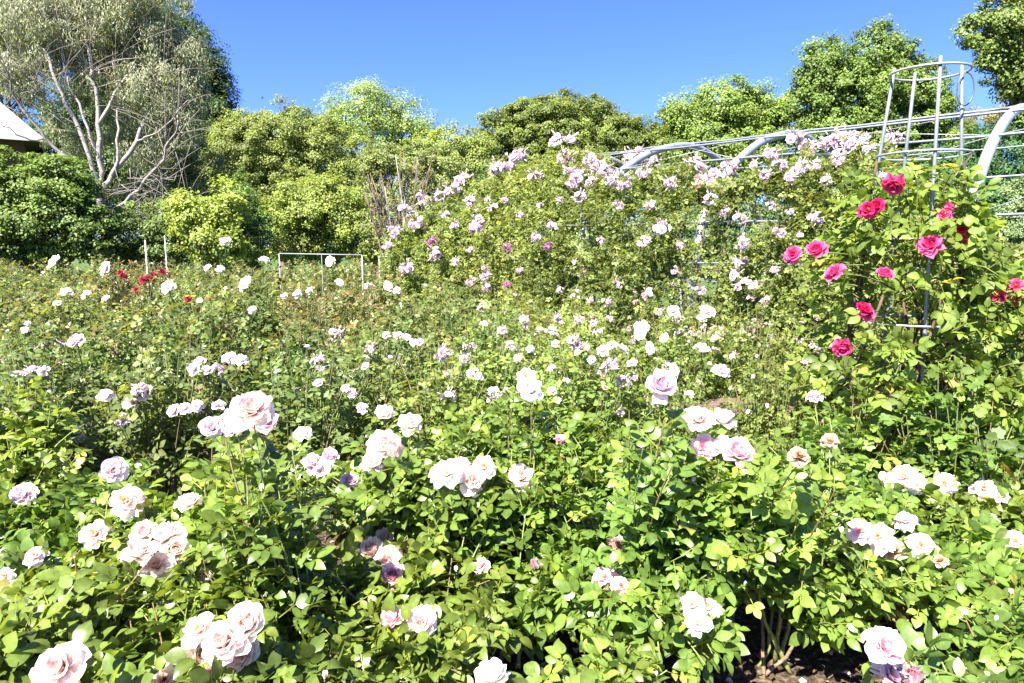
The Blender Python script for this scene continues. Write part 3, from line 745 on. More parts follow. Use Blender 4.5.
for (p, dd, sty) in cb:
    o = part_copy(bloom_proto('crimson' if rng.random() < .85 else 'deep', sty, int(rng.integers(3)), 0), root, p-base, aim(nz(np.array([-.35, -.7, .45])+rng.normal(0, .38, 3)), rng.random()*6), dd)
    part_copy(calyx_proto(), o)
tag(root, 'crimson pink climbing rose with big yellow green leaves filling the round cage', 'climbing rose')
BLOOM_PTS = save

# ------------------------------------------------------------------ lobed leaf shrubs under it
for i, (bx, by, R, H, lab) in enumerate([(1.72, 3.42, .38, .92, 'at the foot of the round cage, leftmost'), (2.28, 3.30, .46, 1.06, 'directly in front of the round cage'), (2.85, 3.55, .48, 1.16, 'at the right edge, tallest of the three')]):
    rng = np.random.default_rng(650+i); root = empty('leafy_shrub', (bx, by, .004))
    fm, cm, tip = bush_geo(rng, R, H, 120, 7, .052, TL, (.110, .172, .034), (.22, (.35, .2, .0), .01), clear=np.array([bx, by, 0]), cane_c=(.14, .16, .06), t0=.35, flat=.45, low=.3)
    fm.build('foliage', M_SOFT, root); cm.build('canes', M_CANE, root)
    tag(root, 'bright green shrub with lobed leaves '+lab, 'shrub', 'lobed leaf shrubs below the cage')

# ================================================================== MIDDLE AND FAR ROSE BEDS: prototypes copied bush by bush
SPEC = {
 'mauve': dict(R=.46, H=1.0, nsh=95, nl=9, leaf=.052, base=(.135, .190, .058), sp=(.22, (.4, .2, .2), .02), mat=M_SOFT, tpl=TM, low=.25),
 'light': dict(R=.50, H=1.0, nsh=120, nl=9, leaf=.046, base=(.145, .205, .048), sp=(.22, (.4, .2, .0), .02), mat=M_SOFT, tpl=TM, low=.25),
 'dark': dict(R=.52, H=1.0, nsh=95, nl=9, leaf=.058, base=(.098, .152, .036), sp=(.28, (.9, -.05, .2), .02), mat=M_ROSE, tpl=TM, low=.3),
 'ruddy': dict(R=.50, H=1.0, nsh=100, nl=9, leaf=.050, base=(.112, .138, .042), sp=(.30, (.95, -.15, .15), .02), mat=M_ROSE, tpl=TM, low=.2),
 'far': dict(R=.62, H=1.0, nsh=110, nl=8, leaf=.062, base=(.125, .172, .048), sp=(.30, (.7, .0, .15), .03), mat=M_SOFT, tpl=TM, low=.2),
}
BP = {}
for kname, S in SPEC.items():
    for v in range(3):
        rng = np.random.default_rng(800+v+sum(map(ord, kname)))
        fm, cm, tip = bush_geo(rng, S['R'], S['H'], S['nsh'], S['nl'], S['leaf'], S['tpl'], S['base'], S['sp'], t0=.30, flat=.44, low=S['low'], sides=4)
        f = fm.build('foliage', S['mat']); c = cm.build('canes', M_CANE); COL.objects.unlink(f); COL.objects.unlink(c)
        BP[kname, v] = (f, c, tip)
ordn = ['first', 'second', 'third', 'fourth', 'fifth', 'sixth', 'seventh', 'eighth', 'ninth', 'tenth', 'eleventh', 'twelfth', 'thirteenth', 'fourteenth', 'fifteenth', 'sixteenth', 'seventeenth', 'eighteenth', 'nineteenth', 'twentieth']
rng = np.random.default_rng(42)
rows = [3.95, 4.75, 5.75, 6.7, 7.7, 8.8, 10.0, 11.3, 12.7, 14.2, 15.7]
MB_L = []   # middle bushes: dict
for ri, Y in enumerate(rows):
    sp_ = .78 if Y < 6 else (.95 if Y < 9 else 1.2)
    x = -.80*Y-.6+rng.random()*.3
    while x < .8*Y:
        xx = x+rng.normal(0, .07); yy = Y+rng.normal(0, .10)
        x += sp_
        q = np.array([xx, yy, 0])-P1_
        t, s = q@V_, q@U_
        if -4.6 < s < 6.0 and t > -.62: continue
        if t > -.62 and s <= -4.6: continue
        if xx > 1.2+.25*(5.2-yy) and yy < 5.2 and (yy < 4.6 or xx > 1.6): continue                      # the crimson rose and the bench stand here
        if (xx-1.6)**2+(yy-5.2)**2 < .12 or (abs(xx-.31*yy) < .27 and yy < 5.3): continue
        k = 'mauve' if Y < 5.2 else ('dark' if Y < 7.2 else 'far')
        if xx > -.45*Y*.35 and Y < 7: k = 'light'
        if -1.0 < xx < .6 and Y < 5: k = 'light'
        if (-.36 < xx/yy < -.19 and 6.2 < yy < 9.3) or (-.60 < xx/yy < -.50 and yy > 8): k = 'ruddy'
        if -2.9 < xx < -1.2 and 4.4 < Y < 5.2: continue          # a gap in the bed: earth and the shaded side of the next row show
        MB_L.append(dict(x=xx, y=yy, k=k, row=ri, Y=Y, bl=[]))
# visible blooms of the middle distance: pixel, diameter, colour
MBL = [(53,263,15,'white'),(104,269,13,'white'),(168,287,14,'white'),(225,242,11,'white'),(265,260,10,'white'),(244,284,14,'white'),(57,304,8,'white'),(85,295,9,'white'),(66,292,12,'white'),(105,299,7,'white'),(200,302,6,'white'),(252,311,8,'white'),(340,283,9,'white'),(297,295,9,'white'),(284,297,7,'white'),(309,292,7,'white'),(330,262,9,'white'),(368,287,9,'white'),(388,287,10,'white'),(397,291,8,'white'),(220,270,9,'white'),(208,268,8,'white'),(25,332,8,'white'),(28,325,6,'white'),
 (124,277,8,'red'),(148,279,10,'red'),(143,281,8,'red'),(154,276,8,'red'),(136,290,6,'red'),(188,300,8,'red'),(120,273,6,'red'),(163,273,6,'red'),
 (77,342,15,'lavender'),(72,345,9,'lavender'),(200,363,12,'lavender'),(193,371,12,'lavender'),(207,372,11,'lavender'),(229,359,15,'lavender'),(240,361,15,'white'),(42,373,12,'lavender'),(18,375,11,'lavender'),(106,396,14,'lavender'),(132,404,15,'lavender'),(143,398,11,'lavender'),(173,413,13,'lavender'),(185,410,14,'lavender'),(197,407,13,'lavender'),(219,406,14,'lavender'),(122,422,14,'lavender'),(77,431,11,'lavender'),(64,447,13,'lavender'),(53,452,12,'lavender'),(20,436,10,'lavender'),(80,440,12,'lavender'),
 (398,337,10,'lavender'),(407,339,10,'white'),(414,344,9,'lavender'),(420,344,9,'lavender'),(386,336,8,'lavender'),(365,368,8,'lavender'),(345,390,9,'lavender'),(352,395,10,'lavender'),(362,410,11,'lavender'),(318,385,9,'lavender'),(470,375,9,'lavender'),(478,378,10,'lavender'),(493,393,11,'white'),(484,325,8,'palepink'),(552,393,9,'lavender'),(567,382,8,'lavender'),
 (603,352,13,'lavender'),(612,346,11,'palepink'),(624,350,13,'white'),(640,333,13,'lavender'),(645,327,10,'palepink'),(673,312,12,'lavender'),(708,312,14,'palepink'),(702,320,10,'lavender'),(700,348,13,'lavender'),(722,372,17,'palepink'),(705,352,12,'lavender'),(690,396,10,'white'),(675,372,10,'lavender'),(592,362,9,'lavender'),(578,355,8,'lavender'),(555,345,8,'lavender'),(540,330,7,'palepink'),(530,350,8,'lavender'),(510,345,7,'lavender'),(517,360,8,'lavender'),(632,364,11,'lavender'),(650,350,9,'palepink'),(664,340,9,'lavender'),(615,370,9,'lavender')]
for (bx, by, sm, hm) in [(1.0, 4.35, .62, .93), (1.72, 4.45, .62, .93), (1.33, 4.15, .6, .5), (1.42, 4.6, .5, .42)]:
    MB_L.append(dict(x=bx, y=by, k='light', row=1, Y=4.4, bl=[], sm=sm, hm=hm))
mxy = np.array([(b['x'], b['y']) for b in MB_L])
def top_at(p):
    d2 = ((mxy-p[:2])**2).sum(1); j = int(np.argmin(d2)); b = MB_L[j]
    R = SPEC[b['k']]['R']*1.1; r = math.sqrt(d2[j])/R
    return (float(base_h(b['y']))*(1-.34*min(r, 1.15)**2.2)*1.0+.03, j)
for (px, py, dd, cl) in MBL:
    d = ray(px, py); hitp = None
    # the size of a rose sets the distance; the nearest bush top of that height carries it
    for Y in np.arange(3.7, 15, .05):
        p = np.array([0, 0, CAMH])+d*(Y/d[1]); h, j = top_at(p)
        if p[2] < h: hitp = p; break
    if hitp is None:
        Y = min(14, .11*F/dd); hitp = np.array([0, 0, CAMH])+d*(Y/d[1]); h, j = top_at(hitp)
    MB_L[j]['bl'].append((hitp+np.array([0, 0, .015]), dd*hitp[1]/F*1.1, cl))
# number rows from the left for the labels
rowname = {0: 'first row behind the blush roses', 1: 'second row behind the blush roses', 2: 'third row behind the blush roses', 3: 'fourth row'}
cnt = {}
for b in sorted(MB_L, key=lambda b: (b['row'], b['x'])):
    cnt[b['row']] = cnt.get(b['row'], 0)+1; b['n'] = cnt[b['row']]
for bi, b in enumerate(MB_L):
    r2 = np.random.default_rng(2000+bi); v = int(r2.integers(3))
    f, c, tip = BP[b['k'], v]
    hs = float(base_h(b['y']))*r2.uniform(.88, 1.09)*b.get('hm', 1)
    hs_xy = r2.uniform(.95, 1.12)*b.get('sm', 1)
    root = empty('rose_bush', (b['x'], b['y'], .004), 0)
    rz = r2.random()*6.28
    root.rotation_euler = (0, 0, rz); root.scale = (hs_xy, hs_xy, hs)
    part_copy(f, root); part_copy(c, root)
    ca, sa = math.cos(-rz), math.sin(-rz)
    for (p, dd, cl) in b['bl']:
        q = p-np.array([b['x'], b['y'], .004]); l = np.array([(q[0]*ca-q[1]*sa)/hs_xy, (q[0]*sa+q[1]*ca)/hs_xy, q[2]/hs])
        loc = l
        o = part_copy(bloom_proto(cl, ['open', 'loose', 'cup'][int(r2.integers(3))], int(r2.integers(2)), 1), root, loc, aim(r2.normal(0, .25, 3)+np.array([0, 0, .9])-.5*np.array([math.sin(rz), math.cos(rz), 0]), 0), dd/hs)
        o.scale = (dd/hs_xy, dd/hs_xy, dd/hs)
    nb, cl, ds = {'mauve': (6, 'lavender', .055), 'light': (8, 'lavender', .05), 'dark': (2, 'white', .05), 'far': (3, 'white', .06), 'ruddy': (2, 'red', .04)}[b['k']]
    if b['k'] == 'light' and b['x'] > .2: nb, cl = 10, ('palepink' if bi % 2 else 'lavender')
    for j in r2.permutation(len(tip))[:nb]:
        spent = r2.random() < (.45 if b['k'] in ('mauve', 'dark', 'far') else .2)
        if tip[j][2] < .6: continue
        part_copy(bloom_proto('spent' if spent else (cl if r2.random() < .75 else 'white'), 'loose' if spent else ['open', 'loose', 'cup'][int(r2.integers(3))], int(r2.integers(2)), 1), root, tip[j]+np.array([0, 0, .012]), aim(nz(tip[j]*np.array([.8, .8, .6])+r2.normal(0, .15, 3)), 0), ds*r2.uniform(.5, 1.0))
    if b['k'] in ('light', 'mauve') and 'hm' not in b:
        for j in r2.permutation(len(tip))[:(11 if b['x'] > -.3 else 5)]:
            if tip[j][2] > .55: part_copy(truss_proto('lavender' if r2.random() < .6 else 'palepink', int(r2.integers(4))), root, tip[j]+np.array([0, 0, .01]), aim(nz(tip[j]*np.array([.8, .8, .6])), r2.random()*6), r2.uniform(.06, .105))
    kind = {'mauve': 'lavender rose bush', 'light': 'pale green mauve-dotted rose bush', 'dark': 'dark green rose bush', 'far': 'rose bush in the distant beds', 'ruddy': 'reddish-leaved rose bush'}[b['k']]
    hasred = any(q[2] == 'red' for q in b['bl']); haswhite = sum(q[2] == 'white' for q in b['bl'])
    if b['row'] in rowname:
        tag(root, '%s, %s from left in the %s' % (kind, ordn[b['n']-1], rowname[b['row']]), 'rose bush', 'rose bushes in the middle beds')
    else:
        rn = {4: 'fifth', 5: 'sixth', 6: 'seventh', 7: 'eighth', 8: 'ninth', 9: 'tenth', 10: 'eleventh and last'}[b['row']]
        what = 'reddish-leaved rose bush' if b['k'] == 'ruddy' else 'rose bush with red blooms' if hasred else ('rose bush with white blooms' if haswhite else 'plain green rose bush')
        tag(root, '%s, %s from left in the distant %s row' % (what, ordn[b['n']-1], rn), 'rose bush', 'rose bushes in the far beds')

# ================================================================== BENCH, FRAMES, STAKES, HOUSE
bn = empty('garden_bench', (1.60, 5.2, -.05), D2R(12))
for k in range(4):
    mb = MB(); y = -.17+k*.105; mb.box((-.55, y, .43), (.55, y+.085, .465), (.13, .085, .07), bev=.006); mb.build('seat_slat', M_WOOD, bn, False)
for x in (-.48, .48):
    for y in (-.15, .22):
        mb = MB(); mb.box((x-.03, y-.03, 0), (x+.03, y+.03, .427), (.10, .08, .07)); mb.build('leg', M_WOOD, bn, False)
tag(bn, 'low brown slatted wooden bench half hidden behind the roses by the pergola', 'bench')

def rail_frame(name, x0, x1, py, Y, label, posts):
    a = at(x0, py, Y); b = at(x1, py+1.5, Y-.35); r = empty(name, (a[0], a[1], 0)); o = np.array([a[0], a[1], 0])
    mb = MB(); mb.tube([a-o, b-o], .009, 8, (.24, .25, .26)); mb.build('top_rail', M_WHITE, r)
    for f, rad in posts:
        p = a+(b-a)*f; mb = MB(); mb.tube([[p[0]-o[0], p[1]-o[1], 0], [p[0]-o[0], p[1]-o[1], p[2]-.003]], rad, 8, (.24, .25, .26)); mb.build('post', M_WHITE, r)
    tag(r, label, 'fence', 'white rail frames at the back of the rose bed')
rail_frame('rail_frame', 279, 362, 253.5, 11, 'low white rail frame at the back of the bed, left of the gap, three posts', [(0, .009), (.52, .004), (1, .012)])
rail_frame('rail_frame', 379, 444, 256.5, 11, 'short white rail frame running in behind the end of the pergola roses', [(0, .009), (1, .009)])
for (px, py, r, lab) in [(145, 240, .012, 'taller white garden stake standing among red roses under the gum tree'), (164.5, 235.5, .008, 'thin pale stake standing behind the thicker white one')]:
    Y = 11.5; p = at(px, py, Y); mb = MB(); mb.tube([[p[0], p[1], 0], [p[0], p[1], p[2]]], r, 8, (.5, .5, .49)); o = mb.build('garden_stake', M_WHITE); tag(o, lab, 'stake')

# house at the left edge
Hy = 30.0; c = at(41, 137, Hy)
hx, hz = c[0], c[2]
HR = math.atan2(-c[0], Hy)
hpos = (hx-(6*math.cos(HR)+4*math.sin(HR)), Hy-(6*math.sin(HR)-4*math.cos(HR)), 0)
hr = empty('house', hpos, HR)
mb = MB(); mb.box((-8, -3.2, 0), (5.4, 4.5, hz), (.13, .08, .06)); mb.build('wall', attr_mat('brick wall', .9, .1, 3, .8, 1.1, .3), hr, False)
def roofpts(z0, e):
    return [(-9-e, -4-e, z0), (6+e, -4-e, z0), (6+e, 5+e, z0), (-9-e, 5+e, z0)]
mb = MB(); b0 = roofpts(hz, 0); rd = [(-5, .5, hz+4.8), (1.6, .5, hz+4.8)]
# corrugated metal hip roof: each plane gets ribs
V = np.array(b0+rd); 
def plane(a, b, c_, d_, nrib):
    a, b, c_, d_ = map(np.array, (a, b, c_, d_)); nrm = nz(np.cross(b-a, d_-a))
    us = np.linspace(0, 1, nrib*2+1); P = []
    for i, u in enumerate(us):
        o_ = nrm*(.05 if i % 2 else 0); P += [a+(b-a)*u+o_, d_+(c_-d_)*u+o_]
    q = [(2*i, 2*i+2, 2*i+3, 2*i+1) for i in range(len(us)-1)]
    mb.add(P, q, None, (.5, .5, .5))
plane(b0[0], b0[1], rd[1], rd[0], 40); plane(b0[1], b0[2], rd[1], rd[1], 24); plane(b0[2], b0[3], rd[0], rd[1], 40); plane(b0[3], b0[0], rd[0], rd[0], 24)
mb.build('roof', attr_mat('pale roof sheet', .55, .4, 2, .85, 1.08), hr, False)
mb = MB(); mb.box((-9, -4.0, hz-.06), (6, 5, hz-.01), (.16, .13, .11)); mb.build('soffit', M_WOOD, hr, False)
mb = MB(); mb.box((-9.1, -4.14, hz-.2), (6.1, -4.02, hz+.02), (.5, .5, .48)); mb.box((6.02, -4.0, hz-.2), (6.14, 5.0, hz+.02), (.5, .5, .48)); mb.build('gutter', M_WHITE, hr, False)
for x in (-5.5, -1.2, 2.6):
    mb = MB(); mb.box((x-.7, -3.26, hz-2.3), (x+.7, -3.203, hz-.9), (.7, .7, .68)); w = mb.build('window', M_WHITE, hr, False)
    mb = MB(); mb.box((x-.62, -3.275, hz-2.22), (x+.62, -3.262, hz-.98), (.03, .04, .05)); mb.build('pane', attr_mat('window glass', .08, .5, 3, .9, 1.1), w, False)
tag(hr, 'house with a pale hipped metal roof and shaded brick wall behind the gum tree', 'house')

# ================================================================== TREES
def px_blob(cx, cy, rx, ry, Y, dy=0, depth=None):
    p = at(cx, cy, Y+dy); k = (Y+dy)/F
    return (p, np.array([rx*k, (depth if depth else .9*min(rx, ry*1.3))*k, ry*k]))
def crown_into(mb, rng, c, r, col, leaf, clump, per, dens=1.0, spread=.22, tpl=None, squash=.7, upw=.7, droop=0.0, yel=(.2, .12, -.05)):
    tpl = TF if tpl is None else tpl
    clump = clump*.85
    area = 4*math.pi*((r[0]*r[1])**1.6/3+(r[0]*r[2])**1.6/3+(r[1]*r[2])**1.6/3)**(1/1.6)
    n = int(area/(math.pi*clump**2)*2.3*dens)+4
    d = nz(rng.normal(0, 1, (n, 3)))
    back = (d[:, 1] > .35) & (rng.random(n) < .55); d = d[~back]; n = len(d)
    rad = np.where(rng.random(n) < .22, rng.uniform(.35, .8, n), rng.uniform(.82, 1.05, n))
    lump = 1+.10*np.sin(d[:, 0]*7+c[0])+.10*np.sin(d[:, 2]*6+d[:, 1]*5+c[2]*3)+.06*np.sin(d[:, 0]*15+d[:, 2]*13)
    C = c+d*r*(rad*lump)[:, None]
    C[:, 2] = np.maximum(C[:, 2], .3)
    cr = clump*rng.uniform(.55, 1.3, n)
    cv = np.exp(rng.normal(0, spread*.6, n)); ct = rng.random(n)
    m = int(per*2.3); clump = clump
    off = rng.normal(0, 1, (n, m, 3)); off = off/np.linalg.norm(off, axis=2, keepdims=True)*rng.random((n, m, 1))**.45
    off[:, :, 2] *= squash
    P = (C[:, None]+off*cr[:, None, None]).reshape(-1, 3)
    outw = (off*.8+d[:, None]*.6+np.array([0, -.1, upw*.8])).reshape(-1, 3)
    k = len(P)
    Nn = nz(outw+rng.normal(0, .45, (k, 3)))
    Dn = rng.normal(0, 1, (k, 3)); Dn[:, 2] -= droop*2.5; Dn = nz(Dn-(Dn*Nn).sum(1, keepdims=True)*Nn*(1-droop*.6))
    X = nz(np.cross(Dn, Nn)); s = leaf*.56*rng.uniform(.6, 1.3, k)
    hi = np.clip(off[:, :, 2].reshape(-1)+.3, 0, 1)
    cl = np.asarray(col)[None]*1.35*(np.repeat(cv, m)*np.exp(rng.normal(0, spread*.6, k)))[:, None]*(1+np.repeat(ct, m)[:, None]*np.array(yel)[None])
    mb.inst(tpl, P, X*s[:, None], Dn*s[:, None], Nn*s[:, None], cl)
    return C
def tree(name, label, cat, blobs, base_px, Y, col, leaf=.15, clump=.55, per=60, dens=1.0, trunk_r=.22, bark=(.16, .12, .09), mat=None, squash=.7, group=None, seed=0, spread=.26, upw=.7, yel=(.2, .12, -.05), limbs=6):
    rng = np.random.default_rng(4000+seed)
    B = [px_blob(*b[:4], Y, *(b[4:])) for b in blobs]
    bx = at(base_px, 262, Y)[0]; base = np.array([bx, Y, 0.0])
    root = empty(name, base); mb, tm = MB(), MB()
    for c_, r in B: 
        C = crown_into(mb, rng, c_-base, r, col, leaf, clump, per, dens, spread, squash=squash, upw=upw, yel=yel)
        # limb from the trunk to the blob and smaller branches to some clumps
        cc = c_-base; cc[2] = max(cc[2], .5)
        zf = max(.3, min(cc[2]*.35, 2.6)); st = np.array([cc[0]*.12, cc[1]*.12, zf])
        tm.tube(bez(st, np.array([cc[0]*.45, cc[1]*.45, zf+(cc[2]-zf)*.65]), cc, 8), np.linspace(trunk_r*.62, trunk_r*.2, 8), 7, bark)
        for j in range(limbs):
            e = C[int(rng.integers(len(C)))]; m0 = cc*.55+st*.45
            tm.tube(bez(m0+(cc-m0)*rng.random(), (m0+e)/2+np.array([0, 0, .3]), e, 6), np.linspace(trunk_r*.22, trunk_r*.05, 6), 5, bark)
    zt = max(min(b[0][2] for b in B)*.8, 1.0)
    tm.tube([[0, 0, -.05], [.02, 0, zt*.2], [.05, 0, zt*.5], [0, 0, zt*.8], [.05, .05, zt]], np.array([1.35, 1.05, .95, .8, .6])*trunk_r, 10, bark)
    tm.build('trunk', M_BARK, root); mb.build('crown', mat or M_TREE, root)
    return tag(root, label, cat, group)
G_T = 'trees closing the view behind the garden'
tree('dense_shrub', 'large dark green shrub in flat leafy layers at the left edge below the gum tree', 'shrub',
     [(48,208,48,46),(5,205,40,50),(85,225,26,38),(60,180,30,26),(20,235,50,32),(-40,215,40,60),(95,240,20,22)], 45, 17, (.078, .116, .020), .13, .34, 55, 1.25, .14, squash=.45, seed=1, upw=.9)
tree('broadleaf_tree', 'dark green tree whose upper right edge shows beyond the gum tree', 'tree',
     [(202,80,24,38),(214,100,13,20),(160,60,55,52),(150,130,75,70),(195,130,40,50),(100,150,60,60)], 170, 36, (.042, .078, .018), .2, .6, 60, 1.5, .35, seed=2, group=G_T)
tree('broadleaf_tree', 'dark tree above the pale roof at the far left, behind the gum tree', 'tree',
     [(-15,95,40,50),(20,60,30,40),(-20,30,50,50)], -10, 40, (.055, .085, .03), .2, .7, 55, .8, .35, seed=3, group=G_T)
tree('broadleaf_tree', 'wide olive green tree rising left of the light green crown', 'tree',
     [(285,158,55,46),(238,178,38,48),(332,172,48,45),(300,135,32,26),(262,150,40,34),(350,200,40,40),(235,150,20,24)], 285, 31, (.098, .132, .028), .15, .45, 60, 1.2, .3, seed=4, group=G_T, spread=.3)
tree('broadleaf_tree', 'airy light green tree crown standing highest left of centre', 'tree',
     [(365,112,34,26),(340,118,18,18),(398,118,24,24),(416,128,20,20),(375,138,48,26),(372,98,18,14),(425,140,12,14)], 375, 38, (.125, .172, .040), .18, .55, 34, 1.0, .3, seed=5, group=G_T, squash=.9)
tree('rounded_shrub', 'yellow green rounded shrub mass behind the white rail frame', 'shrub',
     [(325,215,46,36),(285,228,34,34),(368,225,38,34),(310,200,34,22),(345,240,45,22)], 325, 20, (.118, .162, .030), .12, .34, 60, 1.2, .12, seed=6)
tree('rounded_shrub', 'lime yellow shrub with a white rose in front, left of the dark gap', 'shrub',
     [(208,232,26,26),(190,215,20,20),(228,205,18,22),(222,246,26,20)], 208, 17, (.145, .175, .030), .13, .32, 50, 1.2, .1, seed=7)
tree('rounded_shrub', 'narrow dark green shrub between the lime one and the rail frame', 'shrub',
     [(240,222,16,42),(252,235,14,34)], 243, 18, (.062, .105, .024), .11, .3, 60, 1.3, .1, seed=8)
tree('rounded_shrub', 'low green shrub behind the two white stakes', 'shrub',
     [(160,250,35,18),(130,235,30,30),(175,225,24,26),(120,255,20,14)], 150, 18, (.08, .12, .03), .11, .3, 55, 1.1, .1, seed=9)
tree('rounded_shrub', 'greyish green shrub under the low gum branch', 'shrub',
     [(150,205,34,28),(180,190,30,30),(200,170,26,28)], 165, 25, (.10, .125, .045), .12, .36, 50, 1.0, .1, seed=10)
tree('broadleaf_tree', 'broad round olive tree behind the highest pink climbing roses', 'tree',
     [(555,134,58,34),(505,150,42,34),(608,142,42,30),(560,112,30,14),(525,124,26,20),(592,122,30,20),(640,145,24,24),(540,175,70,38),(620,175,60,34)], 560, 33, (.086, .126, .022), .17, .42, 62, 1.2, .35, seed=11, group=G_T, squash=.6)
tree('broadleaf_tree', 'small yellow olive crown in the dip left of the round tree', 'tree',
     [(455,154,30,26),(430,165,34,26),(475,170,30,34),(440,195,45,38)], 450, 27, (.115, .145, .032), .13, .36, 55, 1.1, .2, seed=12, group=G_T)
tree('broadleaf_tree', 'mid green plane tree with two rounded tops above the middle arch', 'tree',
     [(728,102,28,24),(690,122,28,28),(755,112,28,22),(672,118,14,14),(720,140,62,30),(700,170,60,36),(782,108,18,16),(770,140,40,34)], 720, 34, (.115, .158, .028), .2, .55, 55, 1.0, .35, seed=13, group=G_T, limbs=9)
tree('broadleaf_tree', 'tall plane tree with two knobbly heads behind the round cage', 'tree',
     [(818,60,20,22),(832,80,34,30),(876,52,25,26),(885,80,34,34),(855,105,48,36),(815,100,24,26),(905,120,38,36),(925,88,18,28),(938,110,16,24),(850,145,60,36),(930,150,40,36)], 865, 31, (.100, .140, .026), .2, .5, 58, 1.0, .35, seed=14, group=G_T, limbs=9)
tree('broadleaf_tree', 'overhanging plane tree filling the top right corner', 'tree',
     [(1008,22,34,28),(1000,50,22,24),(985,30,20,20),(1025,85,24,22),(1050,50,45,60),(1012,70,16,16),(1045,120,30,30)], 1060, 24, (.085, .125, .024), .17, .42, 58, 1.0, .35, seed=15, group=G_T)
tree('broadleaf_tree', 'dark green tree behind the right end of the pergola rails', 'tree',
     [(1000,165,44,40),(1030,200,50,60),(950,190,40,40),(990,215,50,40)], 1000, 24, (.036, .08, .022), .15, .42, 55, 1.1, .3, seed=16, group=G_T)
tree('broadleaf_tree', 'brownish olive crown far behind between the two plane trees', 'tree',
     [(985,128,26,18),(1005,120,18,18),(965,140,18,16)], 985, 44, (.12, .115, .05), .2, .6, 45, .9, .3, seed=17, group=G_T)
tree('rounded_shrub', 'feathery grey green shrub at the right edge below the rails', 'shrub',
     [(1014,215,14,34),(1024,235,22,32),(985,238,22,22)], 1014, 13, (.10, .14, .06), .07, .18, 60, 1.1, .06, seed=18)
tree('rounded_shrub', 'dark leafy shrub seen through the pergola beside the middle arch', 'shrub',
     [(760,225,50,46),(820,215,50,50),(700,235,40,40)], 770, 20, (.042, .085, .022), .14, .36, 50, 1.1, .12, seed=19)
tree('rounded_shrub', 'green shrub row seen through the pergola behind the tallest pink tuft', 'shrub',
     [(560,215,55,50),(620,225,50,44),(500,225,45,46)], 560, 24, (.05, .09, .024), .14, .38, 50, 1.1, .12, seed=20)
tree('rounded_shrub', 'dark shrub bank behind the round cage at the right', 'shrub',
     [(900,215,50,50),(950,235,45,34),(870,235,40,34)], 900, 19, (.04, .08, .022), .13, .36, 50, 1.1, .12, seed=21)

# stemmy shrub left of the roses
rng = np.random.default_rng(91); Y = 15.5; b = at(412, 262, Y); root = empty('stemmy_shrub', (b[0], Y, 0)); base = np.array([b[0], Y, 0])
tm, mb = MB(), MB()
for j in range(46):
    px = rng.uniform(358, 452); py = rng.uniform(148, 190); e = at(px, py, Y+rng.normal(0, .5))-base
    s = np.array([rng.normal(0, .22), rng.normal(0, .2), 0]); m = np.array([e[0]*.45+s[0], e[1]*.5, e[2]*.5])
    tm.tube(bez(s, m, e, 8), np.linspace(.035, .008, 8), 5, (.16, .12, .09) if j % 4 else (.34, .30, .26))
    for q in range(5):
        p = bez(s, m, e, 12)[5+q]; e2 = p+rng.normal(0, .25, 3)+np.array([0, 0, .3]); tm.tube([p, (p+e2)/2+[0, 0, .05], e2], [.01, .007, .004], 4, (.2, .16, .13))
for (cx, cy, rx, ry, dn) in [(405,160,38,14,1.0),(440,170,20,20,.9),(375,168,20,16,.7),(430,215,22,30,.6),(440,240,20,20,.8),(372,215,12,30,.35)]:
    c_, r = px_blob(cx, cy, rx, ry, Y); crown_into(mb, rng, c_-base, r, (.125, .15, .04), .085, .2, 34, dn)
tm.build('stems', M_BARK, root); mb.build('crown', M_TREE, root)
tag(root, 'open shrub with many bare brown stems and a yellow green top, left of the pergola', 'shrub')

# gum tree
rng = np.random.default_rng(55); Y = 22.0; b = at(103, 262, Y); root = empty('gum_tree', (b[0], Y, 0)); base = np.array([b[0], Y, 0])
def P(px, py, dy=0): return at(px, py, Y+dy)-base
LIMB = [([(103,262),(104,235),(103,212),(101,188)], .30, .22, 0),
 ([(101,190),(99,160),(98,125),(97,95),(92,72),(86,40),(84,15)], .17, .05, .3),
 ([(101,192),(93,171),(78,126),(63,95),(49,57),(32,34),(18,18)], .15, .04, -.6),
 ([(92,180),(72,160),(46,139),(23,110),(11,84),(2,60)], .12, .035, -1.4),
 ([(104,192),(114,171),(137,141),(150,107),(164,69),(176,50)], .17, .04, .8),
 ([(99,124),(114,95),(133,69),(135,50),(128,22)], .10, .03, 1.0),
 ([(104,222),(126,202),(141,187),(164,160),(169,141),(178,120)], .12, .03, -.8),
 ([(129,250),(140,240),(152,232),(171,221),(182,208),(190,198)], .05, .02, -3.2),
 ([(97,155),(88,128),(74,95),(66,72),(60,40)], .09, .03, -.2),
 ([(112,176),(118,150),(117,120),(120,90),(112,60)], .09, .03, .5),
 ([(137,141),(152,135),(172,120),(188,100)], .06, .02, .5),
 ([(46,139),(30,140),(10,128),(-5,120)], .05, .02, -1.4),
 ([(63,95),(52,90),(30,78),(18,66)], .06, .02, -1.0),
 ([(78,126),(60,118),(45,100),(32,88)], .06, .02, -1.2)]
tm = MB(); tw = MB(); ends = []
